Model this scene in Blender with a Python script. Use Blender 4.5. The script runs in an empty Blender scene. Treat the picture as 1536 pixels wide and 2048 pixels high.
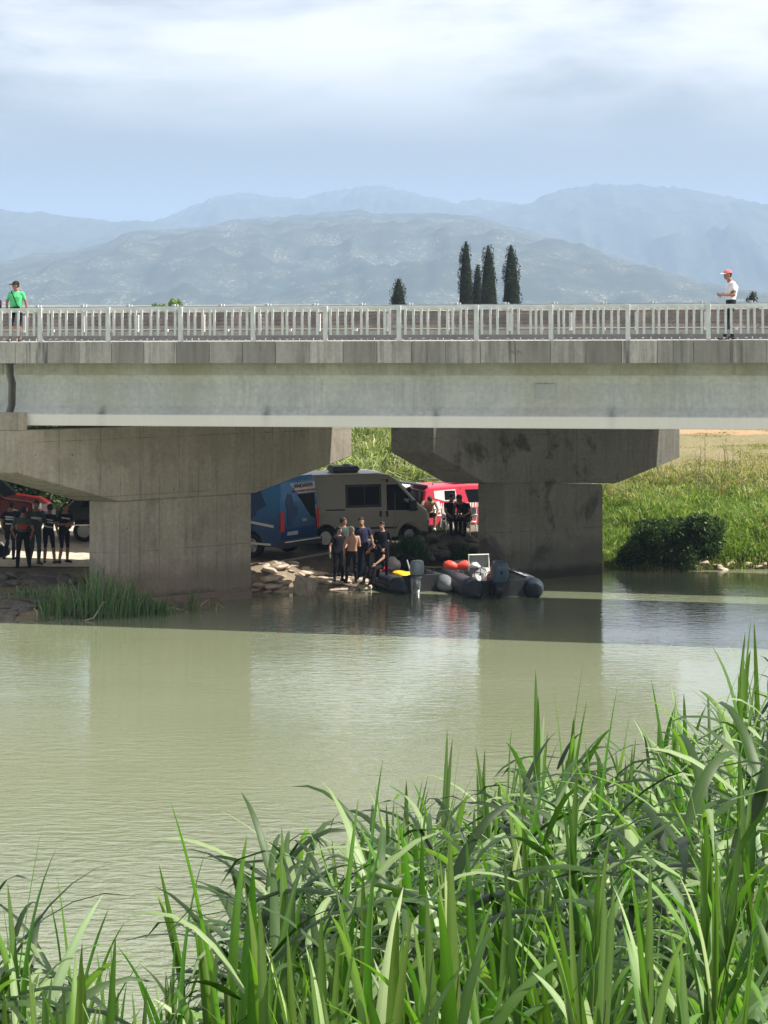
import bpy, bmesh, math, random
import numpy as np
from mathutils import Vector, Matrix
R = math.radians
random.seed(7); rng = np.random.default_rng(7)
sc = bpy.context.scene
COL = sc.collection
# ------------------------------------------------------------------ camera, sky, sun, exposure
H = 8.4                      # eye height above the water
F = 4437.0                   # focal length in photo pixels (1536 x 2048)
HY = 600.0                   # horizon row
cd = bpy.data.cameras.new('camera'); cam = bpy.data.objects.new('camera', cd); COL.objects.link(cam)
cam.location = (0, 0, H); cam.rotation_euler = (R(90), 0, 0)
cd.sensor_fit = 'VERTICAL'; cd.sensor_height = 36; cd.lens = F / 2048 * 36
cd.shift_y = -(1024 - HY) / 2048; cd.clip_start = .3; cd.clip_end = 40000
sc.camera = cam
SUN_EL, SUN_AZ = 51.0, -8.5   # azimuth in the plan: 0 = +x (right), negative = towards the camera
w = bpy.data.worlds.new('World'); sc.world = w; w.use_nodes = True
nt = w.node_tree; N = nt.nodes; L = nt.links
for n in list(N): N.remove(n)
out = N.new('ShaderNodeOutputWorld'); bg = N.new('ShaderNodeBackground'); bg.inputs[1].default_value = .068
sky = N.new('ShaderNodeTexSky'); sky.sky_type = 'NISHITA'; sky.sun_disc = False
sky.sun_elevation = R(SUN_EL); sky.sun_rotation = R(90 - SUN_AZ); sky.dust_density = 4.0; sky.air_density = 1.0; sky.ozone_density = 1.2
tc = N.new('ShaderNodeTexCoord')
def wn(t, **k):
    n = N.new(t)
    for a, v in k.items(): setattr(n, a, v)
    return n
mp = wn('ShaderNodeMapping'); mp.inputs['Scale'].default_value = (4.2, 4.2, 17.0); mp.inputs['Location'].default_value = (1.3, 2.4, .1)
L.new(tc.outputs['Generated'], mp.inputs[0])
cn = wn('ShaderNodeTexNoise'); cn.inputs['Scale'].default_value = 1.0; cn.inputs['Detail'].default_value = 7; cn.inputs['Roughness'].default_value = .55; cn.inputs['Distortion'].default_value = .2
L.new(mp.outputs[0], cn.inputs[0])
sx = wn('ShaderNodeSeparateXYZ'); L.new(tc.outputs['Generated'], sx.inputs[0])
band = wn('ShaderNodeMapRange', interpolation_type='SMOOTHSTEP'); band.inputs['From Min'].default_value = .058; band.inputs['From Max'].default_value = .118
L.new(sx.outputs[2], band.inputs[0])
rmp = wn('ShaderNodeMapRange', interpolation_type='SMOOTHSTEP'); rmp.inputs['From Min'].default_value = .34; rmp.inputs['From Max'].default_value = .62
L.new(cn.outputs[0], rmp.inputs[0])
mm = wn('ShaderNodeMath', operation='MULTIPLY'); L.new(band.outputs[0], mm.inputs[0]); L.new(rmp.outputs[0], mm.inputs[1])
m2 = wn('ShaderNodeMath', operation='MULTIPLY'); m2.inputs[1].default_value = .75; L.new(mm.outputs[0], m2.inputs[0])
skt = wn('ShaderNodeMix', data_type='RGBA', blend_type='MULTIPLY'); skt.inputs[0].default_value = 1; L.new(sky.outputs[0], skt.inputs[6]); skt.inputs[7].default_value = (1.26, 1.22, 1.16, 1)
mx = wn('ShaderNodeMix', data_type='RGBA'); L.new(m2.outputs[0], mx.inputs[0]); L.new(skt.outputs[2], mx.inputs[6]); mx.inputs[7].default_value = (12.2, 11.8, 11.6, 1)
L.new(mx.outputs[2], bg.inputs[0]); L.new(bg.outputs[0], out.inputs[0])
sd = bpy.data.lights.new('sun', 'SUN'); sun = bpy.data.objects.new('sun', sd); COL.objects.link(sun)
sd.energy = 5.0; sd.angle = R(.5); sd.color = (1, .95, .87)
S = Vector((math.cos(R(SUN_EL)) * math.cos(R(SUN_AZ)), math.cos(R(SUN_EL)) * math.sin(R(SUN_AZ)), math.sin(R(SUN_EL))))
sun.rotation_euler = S.to_track_quat('Z', 'Y').to_euler()
sc.view_settings.view_transform = 'Standard'; sc.view_settings.look = 'None'; sc.view_settings.exposure = .78; sc.view_settings.gamma = 1
sc.cycles.volume_bounces = 1; sc.cycles.max_bounces = 8; sc.cycles.transparent_max_bounces = 8
sc.cycles.use_denoising = True

# ------------------------------------------------------------------ helpers
def P(px, py, d): return Vector(((px - 768) / F * d, d, H - (py - HY) / F * d))
def G(px, d, z=0.0): return Vector(((px - 768) / F * d, d, z))
def Z(py, d): return H - (py - HY) / F * d

class M:                                          # small node-material builder
    def __init__(s, name, rough=.7, spec=.3):
        s.m = bpy.data.materials.new(name); s.m.use_nodes = True; s.n = s.m.node_tree.nodes; s.l = s.m.node_tree.links
        s.b = s.n['Principled BSDF']; s.b.inputs['Roughness'].default_value = rough; s.b.inputs['Specular IOR Level'].default_value = spec
    def new(s, t, **k):
        n = s.n.new(t)
        for a, v in k.items(): setattr(n, a, v)
        return n
    def co(s, kind='Object', scale=(1, 1, 1)):
        if kind == 'World': o = s.new('ShaderNodeNewGeometry').outputs['Position']
        else: o = s.new('ShaderNodeTexCoord').outputs[kind]
        m = s.new('ShaderNodeMapping'); m.inputs['Scale'].default_value = scale; s.l.new(o, m.inputs[0]); return m.outputs[0]
    def noise(s, co, scale, detail=4, rough=.5, dist=0):
        n = s.new('ShaderNodeTexNoise'); n.inputs['Scale'].default_value = scale; n.inputs['Detail'].default_value = detail
        n.inputs['Roughness'].default_value = rough; n.inputs['Distortion'].default_value = dist; s.l.new(co, n.inputs[0]); return n.outputs[0]
    def rng(s, v, a, b, lo=0, hi=1):
        n = s.new('ShaderNodeMapRange'); s.l.new(v, n.inputs[0])
        for k, x in zip(('From Min', 'From Max', 'To Min', 'To Max'), (a, b, lo, hi)): n.inputs[k].default_value = x
        return n.outputs[0]
    def mix(s, f, a, b, mode='MIX'):
        n = s.new('ShaderNodeMix', data_type='RGBA', blend_type=mode)
        for i, v in ((0, f), (6, a), (7, b)):
            if isinstance(v, (int, float)): n.inputs[i].default_value = v
            elif isinstance(v, tuple): n.inputs[i].default_value = (*v[:3], 1)
            else: s.l.new(v, n.inputs[i])
        return n.outputs[2]
    def math(s, op, a, b=0):
        n = s.new('ShaderNodeMath', operation=op)
        for i, v in ((0, a), (1, b)):
            if isinstance(v, (int, float)): n.inputs[i].default_value = v
            else: s.l.new(v, n.inputs[i])
        return n.outputs[0]
    def col(s, c):
        if isinstance(c, tuple): s.b.inputs['Base Color'].default_value = (*c[:3], 1)
        else: s.l.new(c, s.b.inputs['Base Color'])
        return s
    def bump(s, h, strength=.3, dist=.02):
        n = s.new('ShaderNodeBump'); n.inputs['Strength'].default_value = strength; n.inputs['Distance'].default_value = dist
        s.l.new(h, n.inputs['Height']); s.l.new(n.outputs[0], s.b.inputs['Normal']); return s

def plain(name, c, rough=.6, spec=.4, var=.15, metal=0, sc_=12):
    m = M(name, rough, spec); v = m.noise(m.co(), sc_, 3)
    m.col(m.mix(m.rng(v, .3, .7), tuple(x * (1 - var) for x in c), tuple(min(1, x * (1 + var)) for x in c)))
    m.b.inputs['Metallic'].default_value = metal
    return m.m
def concrete(name, c1, c2, silt=0, soot=0, ledge=0, vsp=0, hsp=0, streak=0, tie=0, rand=0, yellow=0, axis='X', stain=0):
    m = M(name, .88, .15); co = m.co(); big = m.noise(co, .7, 5, .6); fine = m.noise(co, 9, 5, .6)
    c = m.mix(m.rng(big, .32, .68), c1, c2)
    c = m.mix(m.rng(fine, .3, .7, .0, .45), c, tuple(x * .62 for x in c1)); c = m.mix(m.rng(m.noise(co, 2.6, 6, .7, .4), .5, .75, 0, .22), c, tuple(x * .6 for x in c1))
    s = m.new('ShaderNodeSeparateXYZ'); m.l.new(m.new('ShaderNodeTexCoord').outputs['Object'], s.inputs[0]); X, Zc = s.outputs[axis], s.outputs['Z']
    def joint(v, sp, wd, co2):
        f = m.math('FRACT', m.math('DIVIDE', v, sp)); a = m.math('ABSOLUTE', m.math('SUBTRACT', f, .5))
        g = m.rng(a, .5 - wd / sp, .5); br = m.rng(m.noise(co2, 1.1, 2), .42, .56)
        return m.math('MULTIPLY', g, br)
    if vsp: c = m.mix(m.math('MULTIPLY', joint(X, vsp, .018, co), .7), c, tuple(x * .35 for x in c1))
    if hsp: c = m.mix(m.math('MULTIPLY', joint(Zc, hsp, .016, m.co(scale=(1.3, 1.3, 1))), .75), c, tuple(x * .35 for x in c1))
    if tie:
        v = m.new('ShaderNodeTexVoronoi'); v.inputs['Scale'].default_value = tie; v.inputs['Randomness'].default_value = .35
        m.l.new(m.co(scale=(1, .01, 1.0)), v.inputs[0])
        c = m.mix(m.rng(v.outputs['Distance'], .055, .035, 0, .8), c, tuple(x * .2 for x in c1))
    if streak:
        oi_ = m.new('ShaderNodeObjectInfo'); vm = m.new('ShaderNodeVectorMath', operation='ADD'); m.l.new(m.co(), vm.inputs[0]); cb = m.new('ShaderNodeCombineXYZ'); m.l.new(m.math('MULTIPLY', oi_.outputs['Random'], 60), cb.inputs[0]); m.l.new(cb.outputs[0], vm.inputs[1])
        def cs_(sc_):
            q = m.new('ShaderNodeMapping'); q.inputs['Scale'].default_value = sc_; m.l.new(vm.outputs[0], q.inputs[0]); return q.outputs[0]
        st = m.noise(cs_((4.2, 4, .22)), 1.6, 5, .7); bl = m.noise(cs_((1.3, 1, .4)), 1, 2)
        k = m.math('MULTIPLY', m.rng(st, .42, .66), m.rng(bl, .3, .6)); c = m.mix(m.math('MULTIPLY', k, streak), c, (.035, .04, .042))
    if yellow:
        k = m.rng(m.noise(m.co(scale=(1, 1, .25)), .5, 3), .5, .7, 0, yellow); c = m.mix(k, c, (.30, .27, .15))
    if stain:                                      # water marks under the deck drains, at fixed places along the girder
        f = m.math('FRACT', m.math('DIVIDE', m.math('ADD', X, .95), 4.45)); a = m.math('ABSOLUTE', m.math('SUBTRACT', f, .5))
        n2 = m.math('MULTIPLY', m.noise(m.co(scale=(9, 9, 9)), .6, 4), .035)
        k = m.math('MULTIPLY', m.rng(m.math('ADD', a, n2), .055, .02, 0, stain), m.rng(Zc, 5.75, 5.45, .16, 1)); c = m.mix(k, c, (.06, .065, .06))
    if ledge: c = m.mix(m.rng(Zc, 5.47, 5.44, 0, .75), c, (.80, .79, .72)); c = m.mix(m.rng(Zc, 5.69, 5.66, 0, .3), c, (.30, .33, .35)) if 0 else c  # bottom flange paler: light off the water put into the colour
    if rand:
        oi = m.new('ShaderNodeObjectInfo'); k = m.rng(oi.outputs['Random'], 0, 1, 0, rand); c = m.mix(k, c, tuple(x * .38 for x in c1))
    if soot:
        k = m.rng(m.noise(m.co(scale=(1, 1, .8)), .85, 5, .62, .3), .56, .66, 0, soot); c = m.mix(k, c, (.035, .038, .036))
    if silt:
        wz = m.math('ADD', Zc, m.math('MULTIPLY', m.noise(m.co(scale=(1, 1, 1)), 1.3, 4), .5)); k = m.rng(wz, 1.5, 1.0, 0, .6); c = m.mix(k, c, tuple(silt)); k = m.rng(wz, .62, .42, 0, .8); c = m.mix(k, c, (.045, .042, .036))
    m.col(c); m.bump(fine, .35, .01); return m.m

def mesh_obj(name, bm, mat=None, parent=None, smooth=False, label=None):
    me = bpy.data.meshes.new(name); bm.normal_update(); bm.to_mesh(me); bm.free()
    o = bpy.data.objects.new(name, me); COL.objects.link(o)
    for m_ in (mat if isinstance(mat, (list, tuple)) else [mat]):
        if m_: me.materials.append(m_)
    if parent is not None: o.parent = parent
    if smooth: me.shade_smooth()
    if label: o['label'] = label
    return o
def raw_mesh(name, v, f, mat, parent=None, col=None, smooth=False):
    me = bpy.data.meshes.new(name); me.from_pydata(v, [], f)
    if mat: me.materials.append(mat)
    if col is not None:
        a = me.color_attributes.new('col', 'FLOAT_COLOR', 'POINT'); c4 = np.ones((len(v), 4), np.float32); c4[:, :3] = col; a.data.foreach_set('color', c4.ravel())
    if smooth: me.shade_smooth()
    o = bpy.data.objects.new(name, me); COL.objects.link(o)
    if parent is not None: o.parent = parent
    return o
def tag(o, label=None, cat=None, group=None, kind=None):
    if label: o['label'] = label
    if cat: o['category'] = cat
    if group: o['group'] = group
    if kind: o['kind'] = kind
    return o
def empty(name, loc=(0, 0, 0), rz=0, label=None, cat=None, group=None):
    o = bpy.data.objects.new(name, None); COL.objects.link(o); o.location = loc; o.rotation_euler = (0, 0, rz); o.empty_display_size = .2
    return tag(o, label, cat, group)
def copy_tree(o, parent=None):
    c = o.copy(); COL.objects.link(c)
    if parent is not None: c.parent = parent; c.matrix_parent_inverse = o.matrix_parent_inverse
    for ch in list(o.children): copy_tree(ch, c)
    return c
def box(bm, x0, x1, y0, y1, z0, z1, bev=0):
    vs = [bm.verts.new((x, y, z)) for x in (x0, x1) for y in (y0, y1) for z in (z0, z1)]
    fs = [bm.faces.new([vs[i] for i in q]) for q in ((0, 1, 3, 2), (4, 6, 7, 5), (0, 4, 5, 1), (2, 3, 7, 6), (0, 2, 6, 4), (1, 5, 7, 3))]
    if bev:
        es = list({e for f in fs for e in f.edges}); bmesh.ops.bevel(bm, geom=es, offset=bev, segments=2, affect='EDGES', profile=.6)
def prism(bm, pts, vec):                          # polygon (3D points) pushed along vec
    a = [bm.verts.new(p) for p in pts]; b = [bm.verts.new(Vector(p) + Vector(vec)) for p in pts]; n = len(pts)
    bm.faces.new(a); bm.faces.new(b[::-1])
    for i in range(n): bm.faces.new((a[i], b[i], b[(i + 1) % n], a[(i + 1) % n]))
    bmesh.ops.recalc_face_normals(bm, faces=bm.faces)
def tube(bm, pts, rad, n=8, cap=True, flat=1.0, up=None):
    pts = [Vector(p) for p in pts]; rs = rad if isinstance(rad, (list, tuple)) else [rad] * len(pts); rings = []
    ref = Vector(up) if up else Vector((0, 0, 1))
    for i, p in enumerate(pts):
        t = (pts[min(i + 1, len(pts) - 1)] - pts[max(i - 1, 0)])
        if t.length < 1e-7: t = Vector((0, 0, 1))
        t.normalize(); a = t.cross(ref)
        if a.length < .05: a = t.cross(Vector((1, 0, 0)))
        a.normalize(); b = a.cross(t)
        rings.append([bm.verts.new(p + (a * math.cos(2 * math.pi * k / n) + b * math.sin(2 * math.pi * k / n) * flat) * rs[i]) for k in range(n)])
    for i in range(len(rings) - 1):
        for k in range(n): bm.faces.new((rings[i][k], rings[i][(k + 1) % n], rings[i + 1][(k + 1) % n], rings[i + 1][k]))
    if cap: bm.faces.new(rings[0][::-1]); bm.faces.new(rings[-1])
def ball(bm, c, r, sub=2, rot=None):
    g = bmesh.ops.create_icosphere(bm, subdivisions=sub, radius=1)
    r = (r, r, r) if isinstance(r, (int, float)) else r
    m_ = Matrix.Translation(c) @ (rot.to_4x4() if rot is not None else Matrix()) @ Matrix.Diagonal((*r, 1))
    bmesh.ops.transform(bm, matrix=m_, verts=g['verts'])
def cyl(bm, p0, p1, r, n=16): tube(bm, [p0, p1], r, n)

# ------------------------------------------------------------------ bridge frame (u along the bridge, v away from us)
TH = math.atan2(58.2 - 53.85, 19.4)
O = Vector((0, 55.9, 0)); U = Vector((math.cos(TH), -math.sin(TH), 0)); V = Vector((math.sin(TH), math.cos(TH), 0))
GRADE = -.0066
def s_of_px(px, t=0.0):
    k = (px - 768) / F; o = O + V * t
    return (k * o.y - o.x) / (U.x - k * U.y)
def depth(s, t): return (O + U * s + V * t).y
def bridge_empty(name, label, cat): 
    e = empty(name, O, -TH, label, cat); e.rotation_euler = (0, GRADE, -TH); return e
def MI(): return (Matrix.Translation(O) @ Matrix.Rotation(-TH, 4, 'Z') @ Matrix.Rotation(GRADE, 4, 'Y')).inverted()

CON_FASCIA = concrete('fascia_concrete', (.47, .455, .415), (.60, .58, .53), streak=.9, rand=.8)
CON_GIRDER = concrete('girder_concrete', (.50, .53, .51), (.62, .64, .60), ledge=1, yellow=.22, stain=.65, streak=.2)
CON_TOP = concrete('top_flange_concrete', (.38, .39, .31), (.48, .48, .39), yellow=.6, tie=.9, streak=.25)
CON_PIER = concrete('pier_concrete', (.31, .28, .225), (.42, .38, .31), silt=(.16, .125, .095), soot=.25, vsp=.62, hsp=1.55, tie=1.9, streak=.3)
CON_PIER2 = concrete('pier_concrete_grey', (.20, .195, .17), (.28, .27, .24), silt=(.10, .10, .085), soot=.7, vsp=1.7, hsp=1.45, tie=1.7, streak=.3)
CON_DECK = concrete('deck_concrete', (.30, .30, .28), (.42, .41, .38))
PAINT = plain('railing_paint', (.58, .62, .60), .55, .3, .12, sc_=3)
STEEL_DULL = plain('weathered_steel', (.66, .60, .56), .7, .3, .15, 0, 3)
ASPH = plain('asphalt', (.06, .06, .06), .9, .2, .3)
WHITE_PAINT = plain('white_post_paint', (.75, .74, .70), .6, .3, .1)

def girder(parent, t, s0, s1, zb=5.16, front=False):
    """precast I-girder, bottom flange wider at the foot; extruded along the bridge"""
    k = 0
    prof = [(-.02, zb), (-.02, zb + .30), (.16, zb + .52), (.20, zb + 1.12), (.06, zb + 1.33), (.04, 6.78), (.80, 6.78), (.80, zb + 1.33), (.64, zb + 1.12), (.68, zb + .52), (.86, zb + .30), (.86, zb)]
    bm = bmesh.new(); prism(bm, [(s0, t + a, z) for a, z in prof], (s1 - s0, 0, 0))
    bmesh.ops.bevel(bm, geom=[e for e in bm.edges if abs(e.verts[0].co.x - e.verts[1].co.x) > 1], offset=.018, segments=1, affect='EDGES')
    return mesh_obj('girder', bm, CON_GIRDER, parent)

near = bridge_empty('road_bridge', 'long grey concrete bridge nearest the camera, on I-girders, with streaked edge panels', 'bridge')
far = bridge_empty('road_bridge', 'second concrete bridge parallel behind the nearer one, resting on the right pier', 'bridge')
W1, G2, W2 = 7.95, 9.4, 14.9
# deck slabs
def slab(parent, t0, t1, s0, s1, name='deck_slab'):
    bm = bmesh.new(); box(bm, s0, s1, t0, t1, 6.80, 7.20); box(bm, s0, s1, t0, t0 + 1.55, 7.203, 7.36, 0); box(bm, s0, s1, t1 - .35, t1, 7.203, 7.50)
    return mesh_obj(name, bm, CON_DECK, parent)
slab(near, .13, W1, -60, 60); slab(far, G2, W2, -60, 60)
bm = bmesh.new(); box(bm, -60, 60, 1.70, W1 - .37, 7.204, 7.25); mesh_obj('road_surface', bm, ASPH, near)
bm = bmesh.new(); box(bm, -60, 60, G2 + 1.57, W2 - .37, 7.204, 7.25); mesh_obj('road_surface', bm, ASPH, far)
# edge panels (read from the photo: joints about 0.9 m apart)
bm = bmesh.new(); box(bm, 0, .872, 0, .125, 6.81, 7.366, .006); p0 = mesh_obj('edge_panel', bm, CON_FASCIA, near)
s_first = s_of_px(34.6); j = -12
while True:
    s = s_first + .882 * j
    if s > 16: break
    c = p0 if j == -12 else p0.copy()
    if j != -12: COL.objects.link(c); c.parent = near
    c.location = (s, random.uniform(-.004, .004), random.uniform(-.004, .004)); j += 1
# near girders: the joint is at px ~20
sj = s_of_px(22, .5)
for t in (.45, 2.6, 4.75, 6.75):
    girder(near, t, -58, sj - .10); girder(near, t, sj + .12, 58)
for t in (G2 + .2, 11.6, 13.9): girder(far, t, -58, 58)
# top flange strip with tie holes in front of each front girder
for a, b in ((-58, sj - .16), (sj + .2, 58)):
    bm = bmesh.new(); box(bm, a, b, .400, .482, 6.50, 6.795, .004); mesh_obj('edge_strip', bm, CON_TOP, near)
bm = bmesh.new(); sp = s_of_px(1094, .6); box(bm, sp - .26, sp + .26, .615, .64, 5.90, 6.27, .004); mesh_obj('repair_patch', bm, concrete('patch', (.42, .44, .42), (.5, .52, .49)), near)
bm = bmesh.new(); box(bm, sj - .1, sj + .1, .95, 1.15, 5.2, 6.75); mesh_obj('diaphragm', bm, CON_PIER, near)
# scribbled mark on one panel
bm = bmesh.new(); sp = s_of_px(1036)
for a, b in (((0, .02), (.05, .05)), ((.05, .05), (.08, -.03)), ((.11, .05), (.13, -.03)), ((.16, .05), (.22, .05)), ((.22, .05), (.18, -.04)), ((.26, .05), (.27, -.02))):
    tube(bm, [(sp - .14 + a[0], -.006, 7.06 + a[1]), (sp - .14 + b[0], -.006, 7.06 + b[1])], .006, 4)
mesh_obj('chalk_mark', bm, plain('mark', (.12, .12, .11)), near)

# ---- piers in world coordinates, parts of their bridge (frame: origin, long axis)
def pier(parent, mat, p_near, phi, Lc, zt, ze0, ze1, zc0, zc1, c0, c1, endw, cendw, a0, a1, back=True, zbot=-1.0):
    """cap: long face from p_near along phi for Lc; haunches a0 / a1; column between c0 and c1. End faces run parallel to the bridge."""
    p = Vector((math.cos(phi), math.sin(phi), 0)); e = -U
    inv = MI()
    # local frame of the part: x along the long face so that board joints follow it
    def W(s, z, k=0.0): return p_near + p * s + e * k + Vector((0, 0, z))
    Mx = Matrix.Translation(p_near) @ Matrix.Rotation(phi, 4, 'Z'); Mi = Mx.inverted()
    def part(name, poly, k0, k1):
        bm = bmesh.new(); pts = [Mi @ W(s, z, k0) for s, z in poly]; vec = Mi.to_3x3() @ (e * (k1 - k0)); prism(bm, pts, vec)
        bmesh.ops.bevel(bm, geom=list(bm.edges), offset=.02, segments=1, affect='EDGES')
        o = mesh_obj(name, bm, mat, parent); o.matrix_local = inv @ Mx; return o
    col = part('pier', [(c0, zbot), (c1, zbot), (c1, zc1), (c0, zc0)], .03, cendw)
    cap = part('pier_cap', [(0, ze0), (a0, zc0 + .003), (a1, zc1 + .003), (Lc, ze1), (Lc, zt), (0, zt)], 0, endw)
    return col, cap, W
def along(p_near, phi, px):
    k = (px - 768) / F; c, s = math.cos(phi), math.sin(phi); return (k * p_near.y - p_near.x) / (c - k * s)
ph1 = R(37.0); pn1 = G(35, 58.15)
f1 = lambda px: along(pn1, ph1, px)
def zat(px, py, pn, ph): s = along(pn, ph, px); return Z(py, pn.y + s * math.sin(ph))
zc = zat(240, 1003, pn1, ph1)
c1, cap1, W1f = pier(near, CON_PIER, pn1, ph1, f1(704), 4.98, zat(35, 946, pn1, ph1), zat(704, 912, pn1, ph1), zc, zc, f1(242), f1(505), 1.25, .92, f1(240), f1(512))
bm = bmesh.new(); Mx = Matrix.Translation(pn1) @ Matrix.Rotation(ph1, 4, 'Z'); Mi = Mx.inverted()
prism(bm, [Mi @ W1f(s, 4.985, k) for s, k in ((0.0, 0), (.28, 0), (.28, 1.2), (0.0, 1.2))], (0, 0, .46))
o = mesh_obj('end_stop', bm, CON_PIER, near); o.matrix_local = MI() @ Mx
ph2 = R(30); pn2 = G(868, 65.0); f2 = lambda px: along(pn2, ph2, px)
z2a, z2b = zat(972, 966, pn2, ph2), zat(1233, 967, pn2, ph2)
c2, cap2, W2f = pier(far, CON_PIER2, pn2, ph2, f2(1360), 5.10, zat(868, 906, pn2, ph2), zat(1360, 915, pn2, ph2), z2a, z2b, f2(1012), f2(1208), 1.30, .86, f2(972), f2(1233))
# bearings between cap and girders
bm = bmesh.new()
for t in (2.7, 4.5, 6.3):
    bm = bmesh.new(); box(bm, s_of_px(60, t) + 1.2 * (t / 7) * 5, s_of_px(60, t) + 1.2 * (t / 7) * 5 + .4, t - .2, t + .2, 4.99, 5.155); mesh_obj('bearing_pad', bm, plain('rubber', (.03, .03, .03)), near)
# concrete footing ledge of the left pier
bm = bmesh.new(); prism(bm, [Mi @ W1f(s, -1, k) for s, k in ((f1(242) - .45, -.4), (f1(505) - .02, -.05), (f1(505) - .02, 1.2), (f1(242) - .45, 1.4))], (0, 0, 1.28))
bmesh.ops.bevel(bm, geom=list(bm.edges), offset=.06, segments=2, affect='EDGES')
o = mesh_obj('footing', bm, concrete('footing_concrete', (.20, .15, .12), (.28, .23, .19)), near); o.matrix_local = MI() @ Mx

# ---- railings
rail = bridge_empty('railing', 'pale painted metal railing with upright bars along the near edge of the bridge', 'railing')
posts_px = [-62, 84, 220, 365, 510, 655, 802, 957, 1106, 1260, 1421, 1584]
zt, zb = 8.255, 7.36
bm = bmesh.new(); box(bm, -.055, .055, -.05, .05, zb, zt, .006); post0 = mesh_obj('post', bm, PAINT, rail)
bm = bmesh.new(); prism(bm, [(-.029, .012, 7.52), (.029, .012, 7.52), (.029, -.035, 7.52), (-.029, -.035, 7.52)], (0, 0, .655)); bal0 = mesh_obj('baluster', bm, PAINT, rail)
ss = [s_of_px(p, .2) for p in posts_px]; first = True; fb = True
for i, s in enumerate(ss):
    c = post0 if first else post0.copy()
    if not first: COL.objects.link(c); c.parent = rail
    c.location = (s, .2, 0); first = False
    if i + 1 < len(ss):
        for k in range(1, 10):
            c = bal0 if fb else bal0.copy()
            if not fb: COL.objects.link(c); c.parent = rail
            c.location = (s + (ss[i + 1] - s) * k / 10, .2, 0); c.rotation_euler = (0, random.uniform(-.008, .008), 0); fb = False
bm = bmesh.new()
for a, b in zip(ss, ss[1:]): box(bm, a + .058, b - .058, .215, .295, zt - .115, zt - .012, .006)
mesh_obj('top_rail', bm, PAINT, rail)
bm = bmesh.new()
for a, b in zip(ss, ss[1:]): box(bm, a + .058, b - .058, .215, .255, 7.515, 7.62, .004)
mesh_obj('bottom_rail', bm, plain('dull_rail', (.42, .41, .38), .7, .2, .15), rail)
bm = bmesh.new()
for i in range(150):
    s = -13.2 + i * .178 + random.uniform(-.02, .02); h = random.uniform(.03, .08)
    tube(bm, [(s, .06, 7.36), (s, .06, 7.36 + h), (s + random.choice((0, 0, .05)), .07, 7.365 + h)], .011, 5)
mesh_obj('anchor_stub', bm, plain('galvanised', (.6, .58, .52), .4, .5, .2, .4), rail)['kind'] = 'stuff'

grail = bridge_empty('guardrail', 'dull brown corrugated steel guardrail on short white posts behind the pale railing', 'guardrail')
bm = bmesh.new(); pf = []; n_ = 40
for i in range(n_ + 1):
    z = 7.60 + .49 * i / n_; pf.append((W1 - .18 + .020 * math.sin(i / n_ * math.pi * 9), z))
va = [bm.verts.new((-20, y, z)) for y, z in pf]; vb = [bm.verts.new((20, y, z)) for y, z in pf]
for i in range(n_): bm.faces.new((va[i], vb[i], vb[i + 1], va[i + 1]))
bmesh.ops.solidify(bm, geom=bm.faces, thickness=.006)
mesh_obj('beam', bm, STEEL_DULL, grail, True)
bm = bmesh.new(); box(bm, -.04, .04, -.03, .05, 7.50, 8.02); gp = mesh_obj('post', bm, WHITE_PAINT, grail)
for i in range(36):
    c = gp if i == 0 else gp.copy()
    if i: COL.objects.link(c); c.parent = grail
    c.location = (-15.5 + i * .92 + random.uniform(-.15, .15), W1 - .09 - .16 * (i % 2), 0)
bm = bmesh.new(); box(bm, -20, 20, W1 - .30, W1 - .22, 7.503, 7.525); mesh_obj('base_angle', bm, WHITE_PAINT, grail)

brail = bridge_empty('railing', 'railing of the rear bridge, its post tops just showing above the nearer railing', 'railing')
bm = bmesh.new(); box(bm, -.05, .05, -.05, .05, 7.49, 8.33, .006); box(bm, .09, .14, -.04, .04, 7.49, 8.32); bp = mesh_obj('post', bm, PAINT, brail)
i = 0; px = -12.5
while px < 1640:
    c = bp if i == 0 else bp.copy()
    if i: COL.objects.link(c); c.parent = brail
    c.location = (s_of_px(px, W2 - .2), W2 - .2, 0); i += 1; px += 90 + 11 * (px / 1536)
bm = bmesh.new(); box(bm, -24, 24, W2 - .235, W2 - .165, 8.19, 8.27); mesh_obj('top_rail', bm, PAINT, brail)

# ------------------------------------------------------------------ water, ground
m = M('river_water', .03, .5); m.b.inputs['IOR'].default_value = 2.35
co = m.co('World'); big = m.noise(m.co('World', (.07, .16, .1)), 1, 3)
m.col(m.mix(m.rng(big, .3, .7), (.178, .202, .118), (.205, .230, .146)))
a = m.noise(m.co('World', (1.0, 2.3, 1)), 2.1, 3, .55, .4); b = m.noise(m.co('World', (1.3, 3.4, 1)), 6.5, 3, .6, .3)
sep = m.new('ShaderNodeSeparateXYZ'); m.l.new(m.new('ShaderNodeNewGeometry').outputs['Position'], sep.inputs[0])
calm = m.math('MULTIPLY', m.rng(sep.outputs[1], 25, 43, 2.2, .25), m.rng(m.noise(m.co('World', (.09, .22, 1)), 1, 2), .35, .6, .45, 1.0))
hgt = m.math('MULTIPLY', m.math('ADD', a, m.math('MULTIPLY', b, .10)), calm)
m.bump(hgt, 1.0, .055); WATER = m.m
bm = bmesh.new(); vs = [bm.verts.new(p) for p in ((-400, -60, 0), (400, -60, 0), (400, 140, 0), (-400, 140, 0))]; bm.faces.new(vs)
tag(mesh_obj('river_water', bm, WATER), 'calm murky green river under the bridge', kind='structure')

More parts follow.
